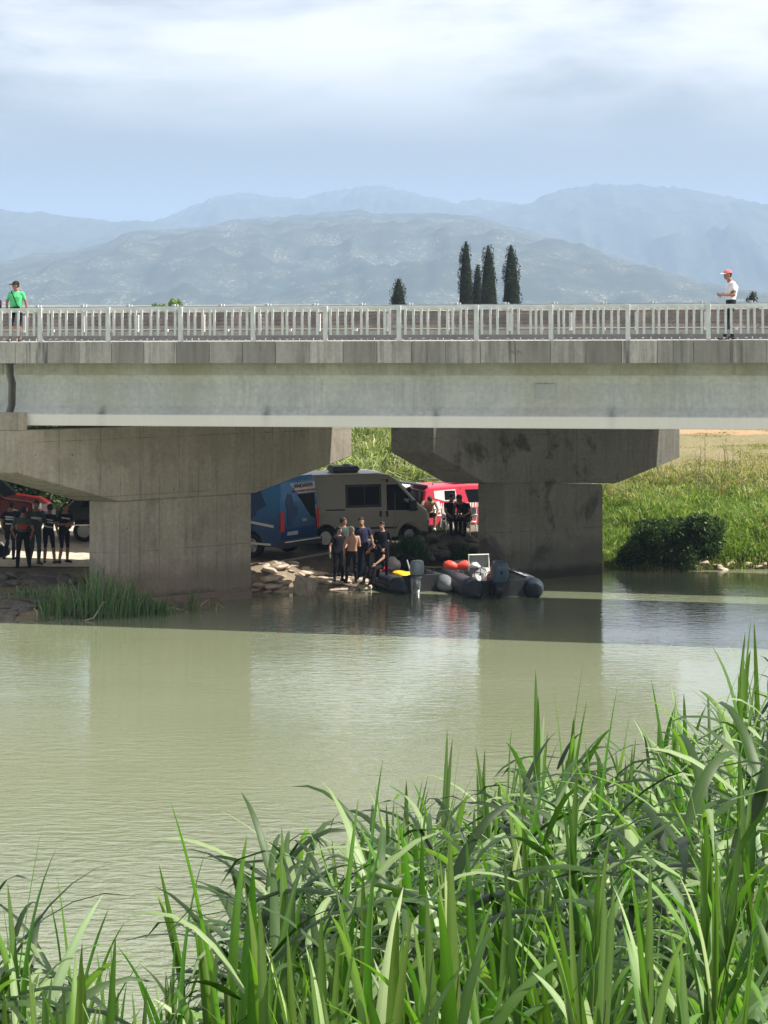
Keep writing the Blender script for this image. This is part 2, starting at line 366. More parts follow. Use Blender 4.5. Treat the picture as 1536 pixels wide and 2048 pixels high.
SH = [(-4000, 57), (0, 57.9), (150, 58.1), (300, 59.0), (420, 60.8), (505, 62.9), (560, 63.8), (640, 64.4), (700, 64.1), (745, 64.1), (770, 65.6), (830, 68.5), (870, 69.4), (950, 69.5), (1208, 69.2), (1300, 68.6), (1440, 69.0), (1536, 69.2), (4500, 69.5)]
def shore(px): return np.interp(px, [a for a, b in SH], [b for a, b in SH])
def far_ground(px, d):
    k = d - shore(px)
    zl = np.interp(k, [-3, -.02, .8, 2.0, 3.6, 5.2, 12, 22, 40], [-1.4, -.15, .14, .34, .50, .66, .70, .8, 1.6])
    zm = np.interp(k, [-3, -.02, .5, 2.6, 3.6, 5, 12, 20, 28, 40], [-1.4, -.12, .12, .24, .5, .60, .62, .9, 1.6, 2.4])
    zw = np.interp(k, [-3, -.02, .15, .75, 1.0, 1.9, 3.4, 11, 18, 26, 40], [-1.4, -.15, .4, .93, .97, .95, .42, .45, 1.0, 1.9, 2.5])
    zr = np.interp(k, [-3, -.02, .4, 1.6, 6, 13, 21, 33, 60], [-1.4, -.12, .14, .32, .95, 1.75, 2.25, 2.62, 2.62])
    px = np.asarray(px, float)
    zm = zm + np.interp(k, [-.02, .5, 1.2, 2.0, 2.8, 3.8], [0, .12, .36, .44, .26, 0]) * np.clip((655 - px) / 90, 0, 1) * np.clip((px - 400) / 100, 0, 1)
    z = np.where(px < 300, zl, np.where(px < 505, zl + (zm - zl) * np.clip((px - 300) / 205, 0, 1), np.where(px < 770, zm, np.where(px < 830, zm + (zw - zm) * (px - 770) / 60, np.where(px < 1000, zw, zw + (zr - zw) * np.clip((px - 1000) / 200, 0, 1))))))
    return z + np.clip((d - 100) / 400, 0, 1) * 0
def gz(px, d): return float(far_ground(px, d))
pxs = np.concatenate([np.linspace(-4000, -300, 40), np.arange(-280, 1860, 9), np.linspace(1900, 4500, 40)])
ks = np.concatenate([np.arange(-3, 8, .22), np.arange(8, 40, .8), np.geomspace(42, 6000, 50)])
gx = (pxs[:, None] - 768) / F; dd = shore(pxs)[:, None] + ks[None, :]
zz = far_ground(np.repeat(pxs[:, None], len(ks), 1), dd)
def vnoise(x, y, seed=0):
    xi, yi = np.floor(x).astype(int), np.floor(y).astype(int); fx, fy = x - xi, y - yi; fx = fx * fx * (3 - 2 * fx); fy = fy * fy * (3 - 2 * fy)
    def h(a, b):
        v = np.sin(a * 127.1 + b * 311.7 + seed * 17.3) * 43758.5453; return v - np.floor(v)
    return (h(xi, yi) * (1 - fx) + h(xi + 1, yi) * fx) * (1 - fy) + (h(xi, yi + 1) * (1 - fx) + h(xi + 1, yi + 1) * fx) * fy
def fbm(x, y, o=4, seed=0): return sum(vnoise(x * 2 ** i, y * 2 ** i, seed + i) / 2 ** i for i in range(o)) / sum(1 / 2 ** i for i in range(o))
X3 = gx * dd
zz = zz + (fbm(X3 * 1.6, dd * 1.6, 4) - .5) * np.where(ks[None, :] < 4, .26, .10) + (fbm(X3 * .12, dd * .12, 3, 5) - .5) * np.clip(ks[None, :] - 12, 0, 20) / 20 * .5
vv = np.stack([X3, dd, zz], -1).reshape(-1, 3); nk = len(ks)
ff = [(i * nk + j, (i + 1) * nk + j, (i + 1) * nk + j + 1, i * nk + j + 1) for i in range(len(pxs) - 1) for j in range(nk - 1)]
m = M('bank_soil', .95, .1); co = m.co('World'); n1 = m.noise(co, .8, 5, .6); n2 = m.noise(co, 6, 4, .6)
c = m.mix(m.rng(n1, .35, .65), (.14, .11, .075), (.27, .22, .155)); c = m.mix(m.rng(n2, .3, .7, 0, .5), c, (.12, .10, .07))
sep = m.new('ShaderNodeSeparateXYZ'); m.l.new(m.new('ShaderNodeNewGeometry').outputs['Position'], sep.inputs[0])
right = m.math('MULTIPLY', m.rng(sep.outputs[0], 5.5, 8.5), m.rng(sep.outputs[1], 70.5, 73)); c = m.mix(right, c, m.mix(m.rng(n1, .3, .7), (.13, .12, .05), (.22, .19, .10)))
yy = m.math('ADD', sep.outputs[1], m.math('MULTIPLY', n1, 5)); fieldg = m.rng(yy, 90, 92); c = m.mix(fieldg, c, m.mix(m.rng(n2, .35, .65), (.15, .14, .07), (.26, .22, .12)))
soil = m.math('MULTIPLY', m.rng(yy, 99.5, 100.5), m.rng(yy, 190, 170)); c = m.mix(soil, c, (.36, .24, .14))
m.col(c); m.bump(n2, .6, .05)
SOIL = m.m
tag(raw_mesh('far_bank_ground', vv.tolist(), ff, SOIL, smooth=True), 'earth river bank and flat fields beyond the bridge', kind='structure')
# paved sunlit track seen under the left part of the bridge
bm = bmesh.new(); vs = []
ga = np.arange(-300, 236, 9.0); gd = np.arange(64.2, 75, .25)
gX = [[(lambda k_, d_: (G(px_, d_, float(far_ground(px_, d_)) + (float(fbm(np.array(G(px_, d_).x * 1.6), np.array(d_ * 1.6), 4)) - .5) * (.26 if k_ < 4 else .10) + .03 + .03 * min(1, (d_ - 64.2)))))(d_ - float(shore(px_)), d_) for d_ in gd] for px_ in ga]
vs = [[bm.verts.new(p) for p in row] for row in gX]
for i in range(len(ga) - 1):
    for j in range(len(gd) - 1): bm.faces.new((vs[i][j], vs[i + 1][j], vs[i + 1][j + 1], vs[i][j + 1]))
tag(mesh_obj('track', bm, plain('pale_gravel', (.52, .47, .38), .95, .1, .2, sc_=5)), 'pale gravel track under the left end of the bridge', kind='structure')
# near bank (mostly hidden by the reeds)
def near_z(px, d): 
    lift = np.interp(px, [-200, 400, 900, 1536, 1800], [0, 0, .25, .8, 1.0])
    return np.maximum(H - .3263 * d - 1.7 + lift * np.clip((18 - d) / 8, 0, 1), -.8)
pa = np.arange(-2600, 4200, 60); da = np.arange(1.5, 24.5, .5)
v = [((p - 768) / F * (d + 3) if d < 3 else (p - 768) / F * d * 1.0, d, float(near_z(p, d)) + random.uniform(-.05, .05)) for p in pa for d in da]
nd = len(da); f = [(i * nd + j, (i + 1) * nd + j, (i + 1) * nd + j + 1, i * nd + j + 1) for i in range(len(pa) - 1) for j in range(nd - 1)]
tag(raw_mesh('near_bank_ground', v, f, plain('dark_mud', (.07, .065, .035), .95, .1, .4, sc_=4), smooth=True), 'muddy bank in front, hidden by reeds', kind='structure')

# ------------------------------------------------------------------ hills
def hill(name, crest, d, dep, rough, seed, mat, label, nx=420, ny=60):
    cx = np.array([a for a, b in crest], float); cy = np.array([b for a, b in crest], float)
    pxa = np.linspace(cx[0], cx[-1], nx); ty = np.linspace(-1, 1, ny)
    top = (HY - np.interp(pxa, cx, cy)) / F * d + H
    k = np.hanning(9); k /= k.sum(); top = np.convolve(np.pad(top, 4, 'edge'), k, 'valid')
    prof = np.where(ty < 0, 1 - np.abs(ty) ** 1.35, 1 - np.abs(ty) ** 1.6)
    d *= 1.7; dep *= 1.7; rs_ = 2.4
    top = (HY - np.interp(pxa, cx, cy)) / F * d + H; top = np.convolve(np.pad(top, 4, 'edge'), k, 'valid')
    X = (pxa - 768)[:, None] / F * d * np.ones(ny)[None, :]; Y = d + ty[None, :] * dep * np.ones(nx)[:, None]
    r1 = fbm(X / 260, Y / 260, 5, seed) - .5; r2 = 1 - np.abs(2 * fbm(X / 150, Y / 420, 4, seed + 9) - 1)
    env = np.clip(1 - prof[None, :], 0, .6)
    Zz = top[:, None] * (prof[None, :] + (r1 * 1.1 + (r2 - .6) * .5) * env * rough) + (fbm(X / 26, Y / 60, 4, seed + 3) - .5) * top[:, None] * .085
    Zz[:, 0] = -3; Zz[:, -1] = -3
    v = np.stack([X, Y, Zz], -1).reshape(-1, 3).tolist(); f = [(i * ny + j, (i + 1) * ny + j, (i + 1) * ny + j + 1, i * ny + j + 1) for i in range(nx - 1) for j in range(ny - 1)]
    return tag(raw_mesh(name, v, f, mat, smooth=True), label, kind='structure')
def hillmat(name, rock, rs):
    m = M(name, .95, .05); co = m.co('World'); n1 = m.noise(co, .011, 6, .65); n2 = m.noise(m.co('World', (.20, .08, .5)), rs, 6, .75)
    c = m.mix(m.rng(n1, .35, .65), (.03, .038, .03), (.07, .075, .055)); c = m.mix(m.rng(m.noise(co, .05, 4, .7), .35, .6, 0, .6), c, (.03, .042, .02))
    c = m.mix(m.math('MULTIPLY', m.rng(n2, .54, .66, 0, .7), m.rng(n1, .46, .60, 0, rock)), c, (.62, .54, .45)); m.col(c); return m.m
HM1 = hillmat('rocky_hill', 1.0, 1.0); HM2 = hillmat('wooded_hill', .15, .5)
hill('rocky_hill', [(-700, 640), (-250, 610), (-60, 585), (0, 560), (80, 530), (150, 505), (240, 498), (300, 478), (330, 460), (440, 455), (480, 440), (560, 436), (640, 428), (720, 420), (760, 430), (850, 428), (930, 432), (1000, 452), (1100, 478), (1180, 515), (1260, 548), (1340, 578), (1500, 600), (1700, 620)], 2800, 1100, .85, 3, HM1, 'nearer rocky hill with pale outcrops behind the bridge')
hill('wooded_hill', [(-1200, 520), (-700, 440), (-300, 412), (0, 418), (100, 428), (170, 437), (230, 443), (300, 441), (420, 470), (560, 520), (800, 600)], 3600, 900, .8, 11, HM2, 'low wooded hill on the left skyline')
hill('wooded_hill', [(0, 600), (150, 520), (320, 442), (400, 410), (440, 395), (480, 388), (530, 393), (590, 400), (640, 390), (690, 380), (750, 372), (800, 380), (850, 393), (905, 405), (960, 400), (1000, 404), (1050, 408), (1150, 440), (1300, 520), (1500, 600)], 4300, 1100, .8, 21, HM2, 'double-humped hazy hill in the middle of the skyline')
hill('wooded_hill', [(700, 600), (850, 480), (960, 425), (1050, 407), (1100, 388), (1160, 376), (1210, 371), (1290, 372), (1360, 381), (1420, 392), (1480, 401), (1536, 415), (1800, 460), (2300, 480), (3000, 560)], 3900, 1100, .8, 31, HM2, 'broad hazy hill filling the right skyline')
# haze
bm = bmesh.new(); box(bm, -7500, 7500, -60, 10500, -4, 430)
m = bpy.data.materials.new('haze_air'); m.use_nodes = True; n = m.node_tree.nodes
for q in list(n):
    if q.type == 'BSDF_PRINCIPLED': n.remove(q)
pv = n.new('ShaderNodeVolumePrincipled'); pv.inputs['Density'].default_value = 1.55e-4; pv.inputs['Color'].default_value = (.50, .69, 1.0, 1); pv.inputs['Anisotropy'].default_value = .0
m.node_tree.links.new(pv.outputs[0], n['Material Output'].inputs['Volume'])
HAZE = tag(mesh_obj('haze', bm, m), 'pale blue haze in the air', kind='stuff')

# ------------------------------------------------------------------ people
SKIN = plain('skin', (.42, .24, .16), .55, .4, .08); SKIN_D = plain('tanned_skin', (.30, .16, .10), .55, .4, .08)
HAIR = plain('dark_hair', (.025, .02, .018), .6, .3); HAIR_L = plain('grey_hair', (.28, .25, .21), .7, .3)
def cloth(n, c, v=.12):
    m = M(n, .9, .12); f = m.noise(m.co(scale=(1, 1, .45)), 11, 4, .6, .8); m.col(m.mix(m.rng(f, .3, .7), tuple(x * (1 - v * 2) for x in c), tuple(min(1, x * (1 + v * 2)) for x in c))); m.bump(f, .9, .03); return m.m
NAVY = cloth('navy_cloth', (.018, .022, .04)); BLACKC = cloth('black_cloth', (.012, .012, .016)); NAVYT = cloth('navy_tee', (.035, .035, .075)); GREYG = cloth('grey_green_cloth', (.06, .08, .08))
GREENS = cloth('green_shirt', (.10, .58, .22)); WHITES = cloth('white_shirt', (.80, .78, .80)); TROUS = cloth('charcoal_trousers', (.02, .025, .035)); MAROON = cloth('dark_purple_cloth', (.06, .03, .05))
SHOE = plain('shoe', (.03, .025, .02), .6, .4); GLOVE = plain('glove', (.65, .80, .86), .5, .4, .05); VESTSTR = plain('reflective_band', (.62, .63, .62), .4, .5, .08); ORANGEB = cloth('orange_band', (.35, .07, .03))
PINKC = cloth('pink_cap', (.62, .16, .20)); CAPB = cloth('black_cap', (.03, .028, .03)); PLAST_W = plain('white_plastic', (.72, .72, .68), .4, .5, .05); BLACKP = plain('black_plastic', (.02, .02, .022), .45, .5)
YELLOWF = cloth('yellow_sleeve', (.70, .72, .22))

STAND = dict(pel=(0, 0, .94), waist=(0, .005, 1.09), chest=(0, .015, 1.30), neck=(0, .02, 1.47), head=(0, -.01, 1.63),
             hl=(.095, 0, .90), kl=(.11, -.02, .50), al=(.115, .02, .09), hr=(-.095, 0, .90), kr=(-.11, -.02, .50), ar=(-.115, .02, .09),
             sl=(.185, .015, 1.405), el=(.235, .03, 1.13), wl=(.25, -.03, .88), sr=(-.185, .015, 1.405), er=(-.235, .03, 1.13), wr=(-.25, -.03, .88),
             face=(0, -1, -.05), ftl=(.03, -1, 0), ftr=(-.03, -1, 0), cl=.4, cr=.4)
SIT = dict(STAND, pel=(0, .02, .50), waist=(0, .04, .64), chest=(0, .02, .84), neck=(0, -.02, 1.01), head=(0, -.07, 1.16), hl=(.095, -.02, .47), kl=(.16, -.44, .50), al=(.15, -.42, .09),
           hr=(-.095, -.02, .47), kr=(-.16, -.44, .50), ar=(-.15, -.42, .09), sl=(.185, 0, .95), el=(.24, -.16, .72), wl=(.16, -.36, .60), sr=(-.185, 0, .95), er=(-.24, -.16, .72), wr=(-.16, -.36, .60))
def seg_dist(p, a, b):
    ab = b - a; t = max(0, min(1, (p - a).dot(ab) / max(ab.length_squared, 1e-9))); return (p - (a + ab * t)).length, t
def person(label, loc, rz, height=1.75, pose=None, base=None, top=None, sleeve='short', legs=TROUS, shorts=False, skin=SKIN, hair=HAIR, shoes=SHOE, gloves=None,
           cap=None, vox=.014, bulk=1.0, bands=None, group=None, waistm=None, extra=None):
    q = dict(base or STAND); q.update(pose or {}); J = {k: Vector(v) for k, v in q.items() if isinstance(v, tuple)}
    rj = random.Random(label); b_ = bulk
    if base is None:                                  # weight on one leg, slight lean, uneven feet
        sx_, sy_ = rj.uniform(-.04, .04), rj.uniform(-.035, .02); wl_ = rj.choice('lr')
        for k_ in J:
            if k_ in ('face', 'ftl', 'ftr'): continue
            u_ = max(0, min(1, J[k_].z - .85) / .8); J[k_] += Vector((sx_ * u_ * 1.6, sy_ * u_ * 1.4, 0))
        J['pel'] += Vector((-sx_, 0, 0)); J['k' + wl_] += Vector((0, -.06, .01)); J['a' + wl_] += Vector((.05 if wl_ == 'l' else -.05, rj.uniform(-.06, .05), 0)); J['s' + wl_].z -= .018; J['head'].x += rj.uniform(-.02, .02)
        for s in 'lr': J['ft' + s] += Vector((rj.uniform(.0, .45) * (1 if s == 'l' else -1), 0, 0)); J['e' + s] += Vector((rj.uniform(-.015, .03) * (1 if s == 'l' else -1), rj.uniform(-.02, .03), 0))
    bm = bmesh.new()
    lat_h = (J['hl'] - J['hr']).normalized(); lat_s = (J['sl'] - J['sr']).normalized()
    # torso rings
    bw = 1.07; path = [(J['pel'] + (J['pel'] - J['waist']).normalized() * .10, .10, .09), (J['pel'] - (J['waist'] - J['pel']).normalized() * .03, .165, .118), (J['pel'].lerp(J['waist'], .5), .160, .115), (J['waist'], .145 * b_, .108 * b_), (J['waist'].lerp(J['chest'], .5), .150 * b_, .112 * b_),
            (J['chest'], .168 * b_, .118 * b_), (J['chest'].lerp(J['neck'], .45), .172, .105), (J['chest'].lerp(J['neck'], .75), .135, .082), (J['neck'], .070, .066), (J['neck'].lerp(J['head'], .5), .060, .062)]
    rings = []
    for i, (c, a, d_) in enumerate(path):
        t = (path[min(i + 1, len(path) - 1)][0] - path[max(i - 1, 0)][0]).normalized(); f_ = min(1, i / 6)
        la = (lat_h.lerp(lat_s, f_)).normalized(); la = (la - t * la.dot(t)).normalized(); fr = t.cross(la)
        a *= bw if i < 8 else 1; rings.append([bm.verts.new(c + la * a * math.cos(u) * (1 if abs(math.cos(u)) < .9 else .97) + fr * d_ * math.sin(u)) for u in [2 * math.pi * k / 16 for k in range(16)]])
    for i in range(len(rings) - 1):
        for k in range(16): bm.faces.new((rings[i][k], rings[i][(k + 1) % 16], rings[i + 1][(k + 1) % 16], rings[i + 1][k]))
    bm.faces.new(rings[0][::-1]); bm.faces.new(rings[-1])
    def limb(pts, rs):
        P_, R_ = [], []
        for i in range(len(pts) - 1):
            for k in range(4):
                u = k / 4; P_.append(pts[i].lerp(pts[i + 1], u)); 
                r = rs[i] * (1 - u) + rs[i + 1] * u; R_.append(r * (1 + .06 * math.sin(u * math.pi)))
        P_.append(pts[-1]); R_.append(rs[-1]); tube(bm, P_, R_, 12)
        for p_, r in zip(pts, rs): ball(bm, p_, r * .98, 2)
    loose = 1.12 if not shorts else 1.0
    for s in 'lr':
        limb([J['h' + s], J['k' + s], J['a' + s]], [.088, .058 * loose, .040 * loose])
        ft = J['ft' + s].normalized(); an = J['a' + s]; heel = an - ft * .05 + Vector((0, 0, -.045)); toe = an + ft * .17 + Vector((0, 0, -.055))
        tube(bm, [heel, an + ft * .04 + Vector((0, 0, -.04)), toe], [.038, .047, .032], 10); ball(bm, heel, .036, 2); ball(bm, toe, .031, 2); ball(bm, an, .042, 2)
        slv = 1.18 if (top and sleeve == 'long') else 1.0
        limb([J['s' + s], J['e' + s], J['w' + s]], [.054 * slv, .041 * slv, .027 * slv])
        ball(bm, J['s' + s].lerp(J['chest'], .12), .066, 2)
        # hand: palm, four bent fingers of different length, thumb from the side of the palm
        wv = (J['w' + s] - J['e' + s]).normalized(); sd = lat_s * (1 if s == 'l' else -1); inn = -(sd - wv * sd.dot(wv)).normalized(); acr = wv.cross(inn).normalized()
        if acr.dot(J['face']) < 0: acr = -acr
        wr_ = J['w' + s]; pc = wr_ + wv * .05
        rot = Matrix((acr, inn, wv)).transposed(); ball(bm, pc, (.040, .017, .050), 2, rot); ball(bm, wr_, .027, 2)
        cu = q['cl' if s == 'l' else 'cr']
        for k, ln in enumerate((.072, .080, .074, .058)):
            o_ = wr_ + wv * .09 + acr * (.028 - .019 * k); d1 = (wv * math.cos(cu * .6) + inn * math.sin(cu * .6)); d2 = (wv * math.cos(cu * 1.9) + inn * math.sin(cu * 1.9)); d3 = (wv * math.cos(cu * 3) + inn * math.sin(cu * 3))
            a1 = o_ + d1 * ln * .42; a2 = a1 + d2 * ln * .33; tube(bm, [o_ - wv * .03, o_, a1, a2, a2 + d3 * ln * .25], [.010, .0100, .0095, .009, .0075], 7)
        o_ = wr_ + wv * .035 + acr * .030; d1 = (acr * .75 + wv * .6 + inn * .25).normalized(); tube(bm, [o_ - d1 * .015, o_ + d1 * .034, o_ + (d1 * .5 + wv * .7).normalized() * .028 + d1 * .034], [.013, .0115, .009], 7)
    # head
    fc = J['face'].normalized(); upv = (J['head'] - J['neck']).normalized(); side = fc.cross(upv).normalized(); upv = side.cross(fc); rot = Matrix((side, fc, upv)).transposed(); h = J['head']
    ball(bm, h + upv * .015 - fc * .012, (.080, .101, .106), 3, rot); ball(bm, h - upv * .050 + fc * .024, (.061, .072, .076), 2, rot); ball(bm, h - upv * .095 + fc * .062, (.024, .022, .020), 2, rot)
    tube(bm, [h + fc * .078 + upv * .012, h + fc * .108 - upv * .030, h + fc * .084 - upv * .036], [.010, .015, .012], 8)
    ball(bm, h + fc * .082 - upv * .064, (.024, .012, .009), 2, rot)
    for k in (-1, 1): ball(bm, h + side * .076 * k - upv * .01, (.011, .022, .031), 2, rot); ball(bm, h + side * .03 * k + fc * .074 + upv * .026, (.020, .012, .009), 2, rot)
    tmp = bpy.data.meshes.new('tmp'); bm.to_mesh(tmp); bm.free(); ob = bpy.data.objects.new('tmp', tmp); COL.objects.link(ob)
    md = ob.modifiers.new('r', 'REMESH'); md.mode = 'VOXEL'; md.voxel_size = vox; md.adaptivity = 0
    ms = ob.modifiers.new('s', 'SMOOTH'); ms.factor = .5; ms.iterations = 2
    dg = bpy.context.evaluated_depsgraph_get(); me = bpy.data.meshes.new_from_object(ob.evaluated_get(dg)); bpy.data.objects.remove(ob); bpy.data.meshes.remove(tmp)
    mats = []
    def mi(mt):
        if mt not in mats: mats.append(mt)
        return mats.index(mt)
    S_ = dict(skin=mi(skin), hair=mi(hair)); bones = []
    def bone(kind, a, b, w_=0.0): bones.append((kind, a, b, w_))
    bone('torso', J['pel'], J['waist'], .13); bone('torso', J['waist'], J['chest'], .13); bone('torso', J['chest'], J['neck'] - (J['neck'] - J['chest']) * .35, .13); bone('neck', J['neck'] - (J['neck'] - J['chest']).normalized() * .03, J['head'] - upv * .06, .058); bone('head', h, h + upv * .01, .095)
    for s in 'lr':
        bone('thigh', J['h' + s], J['k' + s], .07); bone('shin', J['k' + s], J['a' + s], .048); bone('foot', J['a' + s] - Vector((0, 0, .03)), J['a' + s] + J['ft' + s].normalized() * .17 - Vector((0, 0, .055)), .045)
        wv = (J['w' + s] - J['e' + s]).normalized(); bone('uparm', J['s' + s], J['e' + s], .052); bone('fore', J['e' + s], J['w' + s], .036); bone('hand', J['w' + s] + wv * .005, J['w' + s] + wv * .14, .03)
    zpel = J['pel']
    up_t = (J['waist'] - J['pel']).normalized(); idx = []
    for p_ in me.polygons:
        c = p_.center; best = min(((seg_dist(c, a, b)[0] - w_), k, seg_dist(c, a, b)[1]) for k, (kd, a, b, w_) in enumerate(bones)); kd = bones[best[1]][0]; t = best[2]
        nd_ = (J['neck'] - J['chest']).normalized(); dn = c - J['neck']; ah = dn.dot(nd_)
        if kd == 'torso' and ah > -.022 and (dn - nd_ * ah).length < .088: kd = 'neck'
        if kd == 'torso':
            hgt = (c - zpel).dot(up_t)
            mt = legs if hgt < .05 else (top or skin)
            if bands and top:
                for lo, hi, bmn in bands:
                    if lo < hgt < hi: mt = bmn
        elif kd == 'neck': mt = skin
        elif kd == 'head':
            dv = c - h; a_, u_ = dv.dot(fc), dv.dot(upv); mt = hair if (u_ > .042 - max(0, -a_) * 1.2 and not (a_ > .055 and u_ < .058)) or (a_ < -.02 and u_ > -.06) else skin
        elif kd == 'uparm': mt = (top if top and (sleeve == 'long' or (sleeve == 'short' and t < .62)) else skin) if sleeve != 'none' or not top else (top if t < .08 else skin)
        elif kd == 'fore': mt = top if top and sleeve == 'long' else skin
        elif kd == 'hand': mt = gloves or skin
        elif kd == 'thigh': mt = legs
        elif kd == 'shin': mt = skin if (shorts and t > .12) else legs
        else: mt = shoes
        idx.append(mi(mt))
    for mt in mats: me.materials.append(mt)
    me.polygons.foreach_set('material_index', idx); me.shade_smooth()
    o = bpy.data.objects.new('person', me); COL.objects.link(o); k = height / 1.75; o.scale = (k, k, k); o.location = loc; o.rotation_euler = (0, 0, rz)
    tag(o, label, 'person', group)
    if cap:
        cm, brim = cap; bm = bmesh.new(); ball(bm, h + upv * .030 - fc * .010, (.091, .112, .108), 3, rot)
        bmesh.ops.bisect_plane(bm, geom=bm.verts[:] + bm.edges[:] + bm.faces[:], plane_co=h + upv * .045, plane_no=upv, clear_inner=True); bmesh.ops.holes_fill(bm, edges=bm.edges[:])
        c_ = mesh_obj('cap', bm, cm, o, True); bm = bmesh.new(); cc = h + upv * .052 + fc * .095
        prism(bm, [cc + side * a + fc * b for a, b in ((-.08, -.03), (-.07, .055), (-.035, .095), (.035, .095), (.07, .055), (.08, -.03))], -upv * .010); mesh_obj('brim', bm, brim, c_)
    if not cap:
        bm = bmesh.new(); ball(bm, h + upv * .020 - fc * .012, (.088, .108, .106), 4, rot); cn_ = (upv * .80 - fc * .60).normalized()
        bmesh.ops.bisect_plane(bm, geom=bm.verts[:] + bm.edges[:] + bm.faces[:], plane_co=h + cn_ * .012, plane_no=cn_, clear_inner=True); bmesh.ops.holes_fill(bm, edges=bm.edges[:])
        for v_ in bm.verts:
            q_ = v_.co * 38; v_.co += (v_.co - h).normalized() * (math.sin(q_.x + height) * math.sin(q_.y * 1.3) * math.sin(q_.z * .9) * .010)
        mesh_obj('hair', bm, hair, o, True)
    if extra: extra(o, J, fc, side, upv, h)
    return o

def on_far(px, d, z): return G(px, d, z)
# --- on the bridge
def strap(o, J, fc, side, upv, h):
    bm = bmesh.new(); pts = []
    for u in np.linspace(0, 1, 12):
        x = -.10 + .26 * u; z = 1.47 - .60 * u; pts.append((x * 1.0, -(.145 - .35 * (x) ** 2) , z))
    tube(bm, [(-.10, .0, 1.475)] + pts, .013, 6, flat=1.0); mesh_obj('bag_strap', bm, BLACKC, o)
    bm = bmesh.new(); box(bm, -.02, .17, -.225, -.145, .86, 1.02, .02); mesh_obj('shoulder_bag', bm, BLACKC, o)
    bm = bmesh.new(); ball(bm, h + fc * .078 + upv * .022 + side * .03, (.024, .01, .016), 2); ball(bm, h + fc * .078 + upv * .022 - side * .03, (.024, .01, .016), 2); mesh_obj('sunglasses', bm, BLACKP, o)
pz = 7.362
def onb(px, t): s = s_of_px(px, t); q = O + U * s + V * t; return Vector((q.x, q.y, pz - math.tan(GRADE) * s))
person('man in bright green shirt, black cap and shorts on the bridge, bag across his chest', onb(32, .55), R(-8), 1.60, dict(face=(-.85, -.55, -.12), wl=(.33, .02, .90), el=(.27, .04, 1.13), wr=(-.27, .0, .9), er=(-.26, .04, 1.14)), top=GREENS, sleeve='short', legs=BLACKC, shorts=True, skin=SKIN_D, cap=(CAPB, CAPB), vox=.009, bulk=1.18, extra=strap)
person('person in dark clothing on the bridge, cut off by the left picture edge', onb(-13, .75), R(20), 1.36, dict(face=(-.9, -.4, 0)), top=MAROON, sleeve='long', legs=MAROON, skin=SKIN_D, hair=plain('white_scarf', (.7, .66, .6), .8), vox=.011)
def backtxt(o, J, fc, side, upv, h):
    bm = bmesh.new(); box(bm, .235, .255, -.02, .02, 0, 0.001); bm.clear()
    prism(bm, [(.0, .128, 1.18), (.022, .126, 1.18), (.022, .126, 1.32), (0, .128, 1.32)], (0, .012, 0)); mesh_obj('back_print', bm, BLACKC, o)
    bm = bmesh.new(); ball(bm, h + upv * .045 + fc * .075, (.05, .03, .02), 2); mesh_obj('sunglasses', bm, BLACKP, o)
person('man in pink cap and white shirt standing side-on at the bridge railing, forearm raised', onb(1462, .6), R(-78), 1.74,
       dict(face=(.05, -1, -.12), chest=(0, .05, 1.30), neck=(0, .0, 1.46), head=(0, -.06, 1.61), sl=(.18, .02, 1.39), sr=(-.18, .02, 1.39), el=(.22, .02, 1.12), wl=(.12, -.25, 1.11), er=(-.22, .03, 1.12), wr=(-.10, -.24, 1.13), kl=(.10, -.12, .50), al=(.10, -.20, .09), kr=(-.10, .03, .50), ar=(-.10, .12, .09), cl=.9, cr=.9),
       top=WHITES, sleeve='short', legs=TROUS, skin=SKIN_D, cap=(PINKC, PLAST_W), vox=.009, extra=backtxt, bulk=1.22)
# --- group on the left under the bridge
gl = 'people standing on the track at the left'
def gl_at(px, yf): 
    z = .60 if yf > 1130 else .72; d = (H - z) * F / (yf - HY); return G(px, d, z - .01)
vest = [(.13, .17, VESTSTR), (.27, .31, VESTSTR), (.34, .38, VESTSTR)]
person('person in dark vest with pale bands at the left edge, back turned, by red car', gl_at(20, 1119), R(168), 1.72, top=NAVY, sleeve='short', legs=NAVY, skin=SKIN_D, bands=vest, group=gl, shoes=BLACKC)
person('person with orange band across the lower back, foremost of the left group, hands in pockets', gl_at(46, 1140), R(184), 1.85, dict(el=(.29, .06, 1.12), er=(-.29, .06, 1.12), wl=(.22, -.02, .90), wr=(-.22, -.02, .90), kl=(.13, -.02, .5), al=(.15, .02, .09), kr=(-.11, -.02, .5), ar=(-.13, .02, .09)), top=GREYG, sleeve='short', legs=BLACKC, bands=[(.20, .34, ORANGEB), (-.1, .12, BLACKC)], group=gl, skin=SKIN_D, shoes=BLACKC)
person('person in grey-green with white chest band, facing the others in the left group', gl_at(70, 1129), R(30), 1.88, dict(el=(.26, -.06, 1.15), wl=(.10, -.22, 1.20), face=(-.6, -.8, -.2)), top=GREYG, sleeve='long', legs=GREYG, bands=[(.30, .36, VESTSTR)], group=gl, skin=SKIN_D, hair=cloth('maroon_cap', (.10, .02, .02)))
person('person in shorts and dark banded vest, bare lower legs, back turned, second from the pier', gl_at(97, 1126), R(165), 1.74, dict(wl=(.29, .02, .88), wr=(-.30, .0, .88), kr=(-.13, .02, .5), ar=(-.14, .04, .09)), top=NAVY, sleeve='short', legs=BLACKC, shorts=True, bands=vest, group=gl, skin=SKIN_D, shoes=BLACKC)
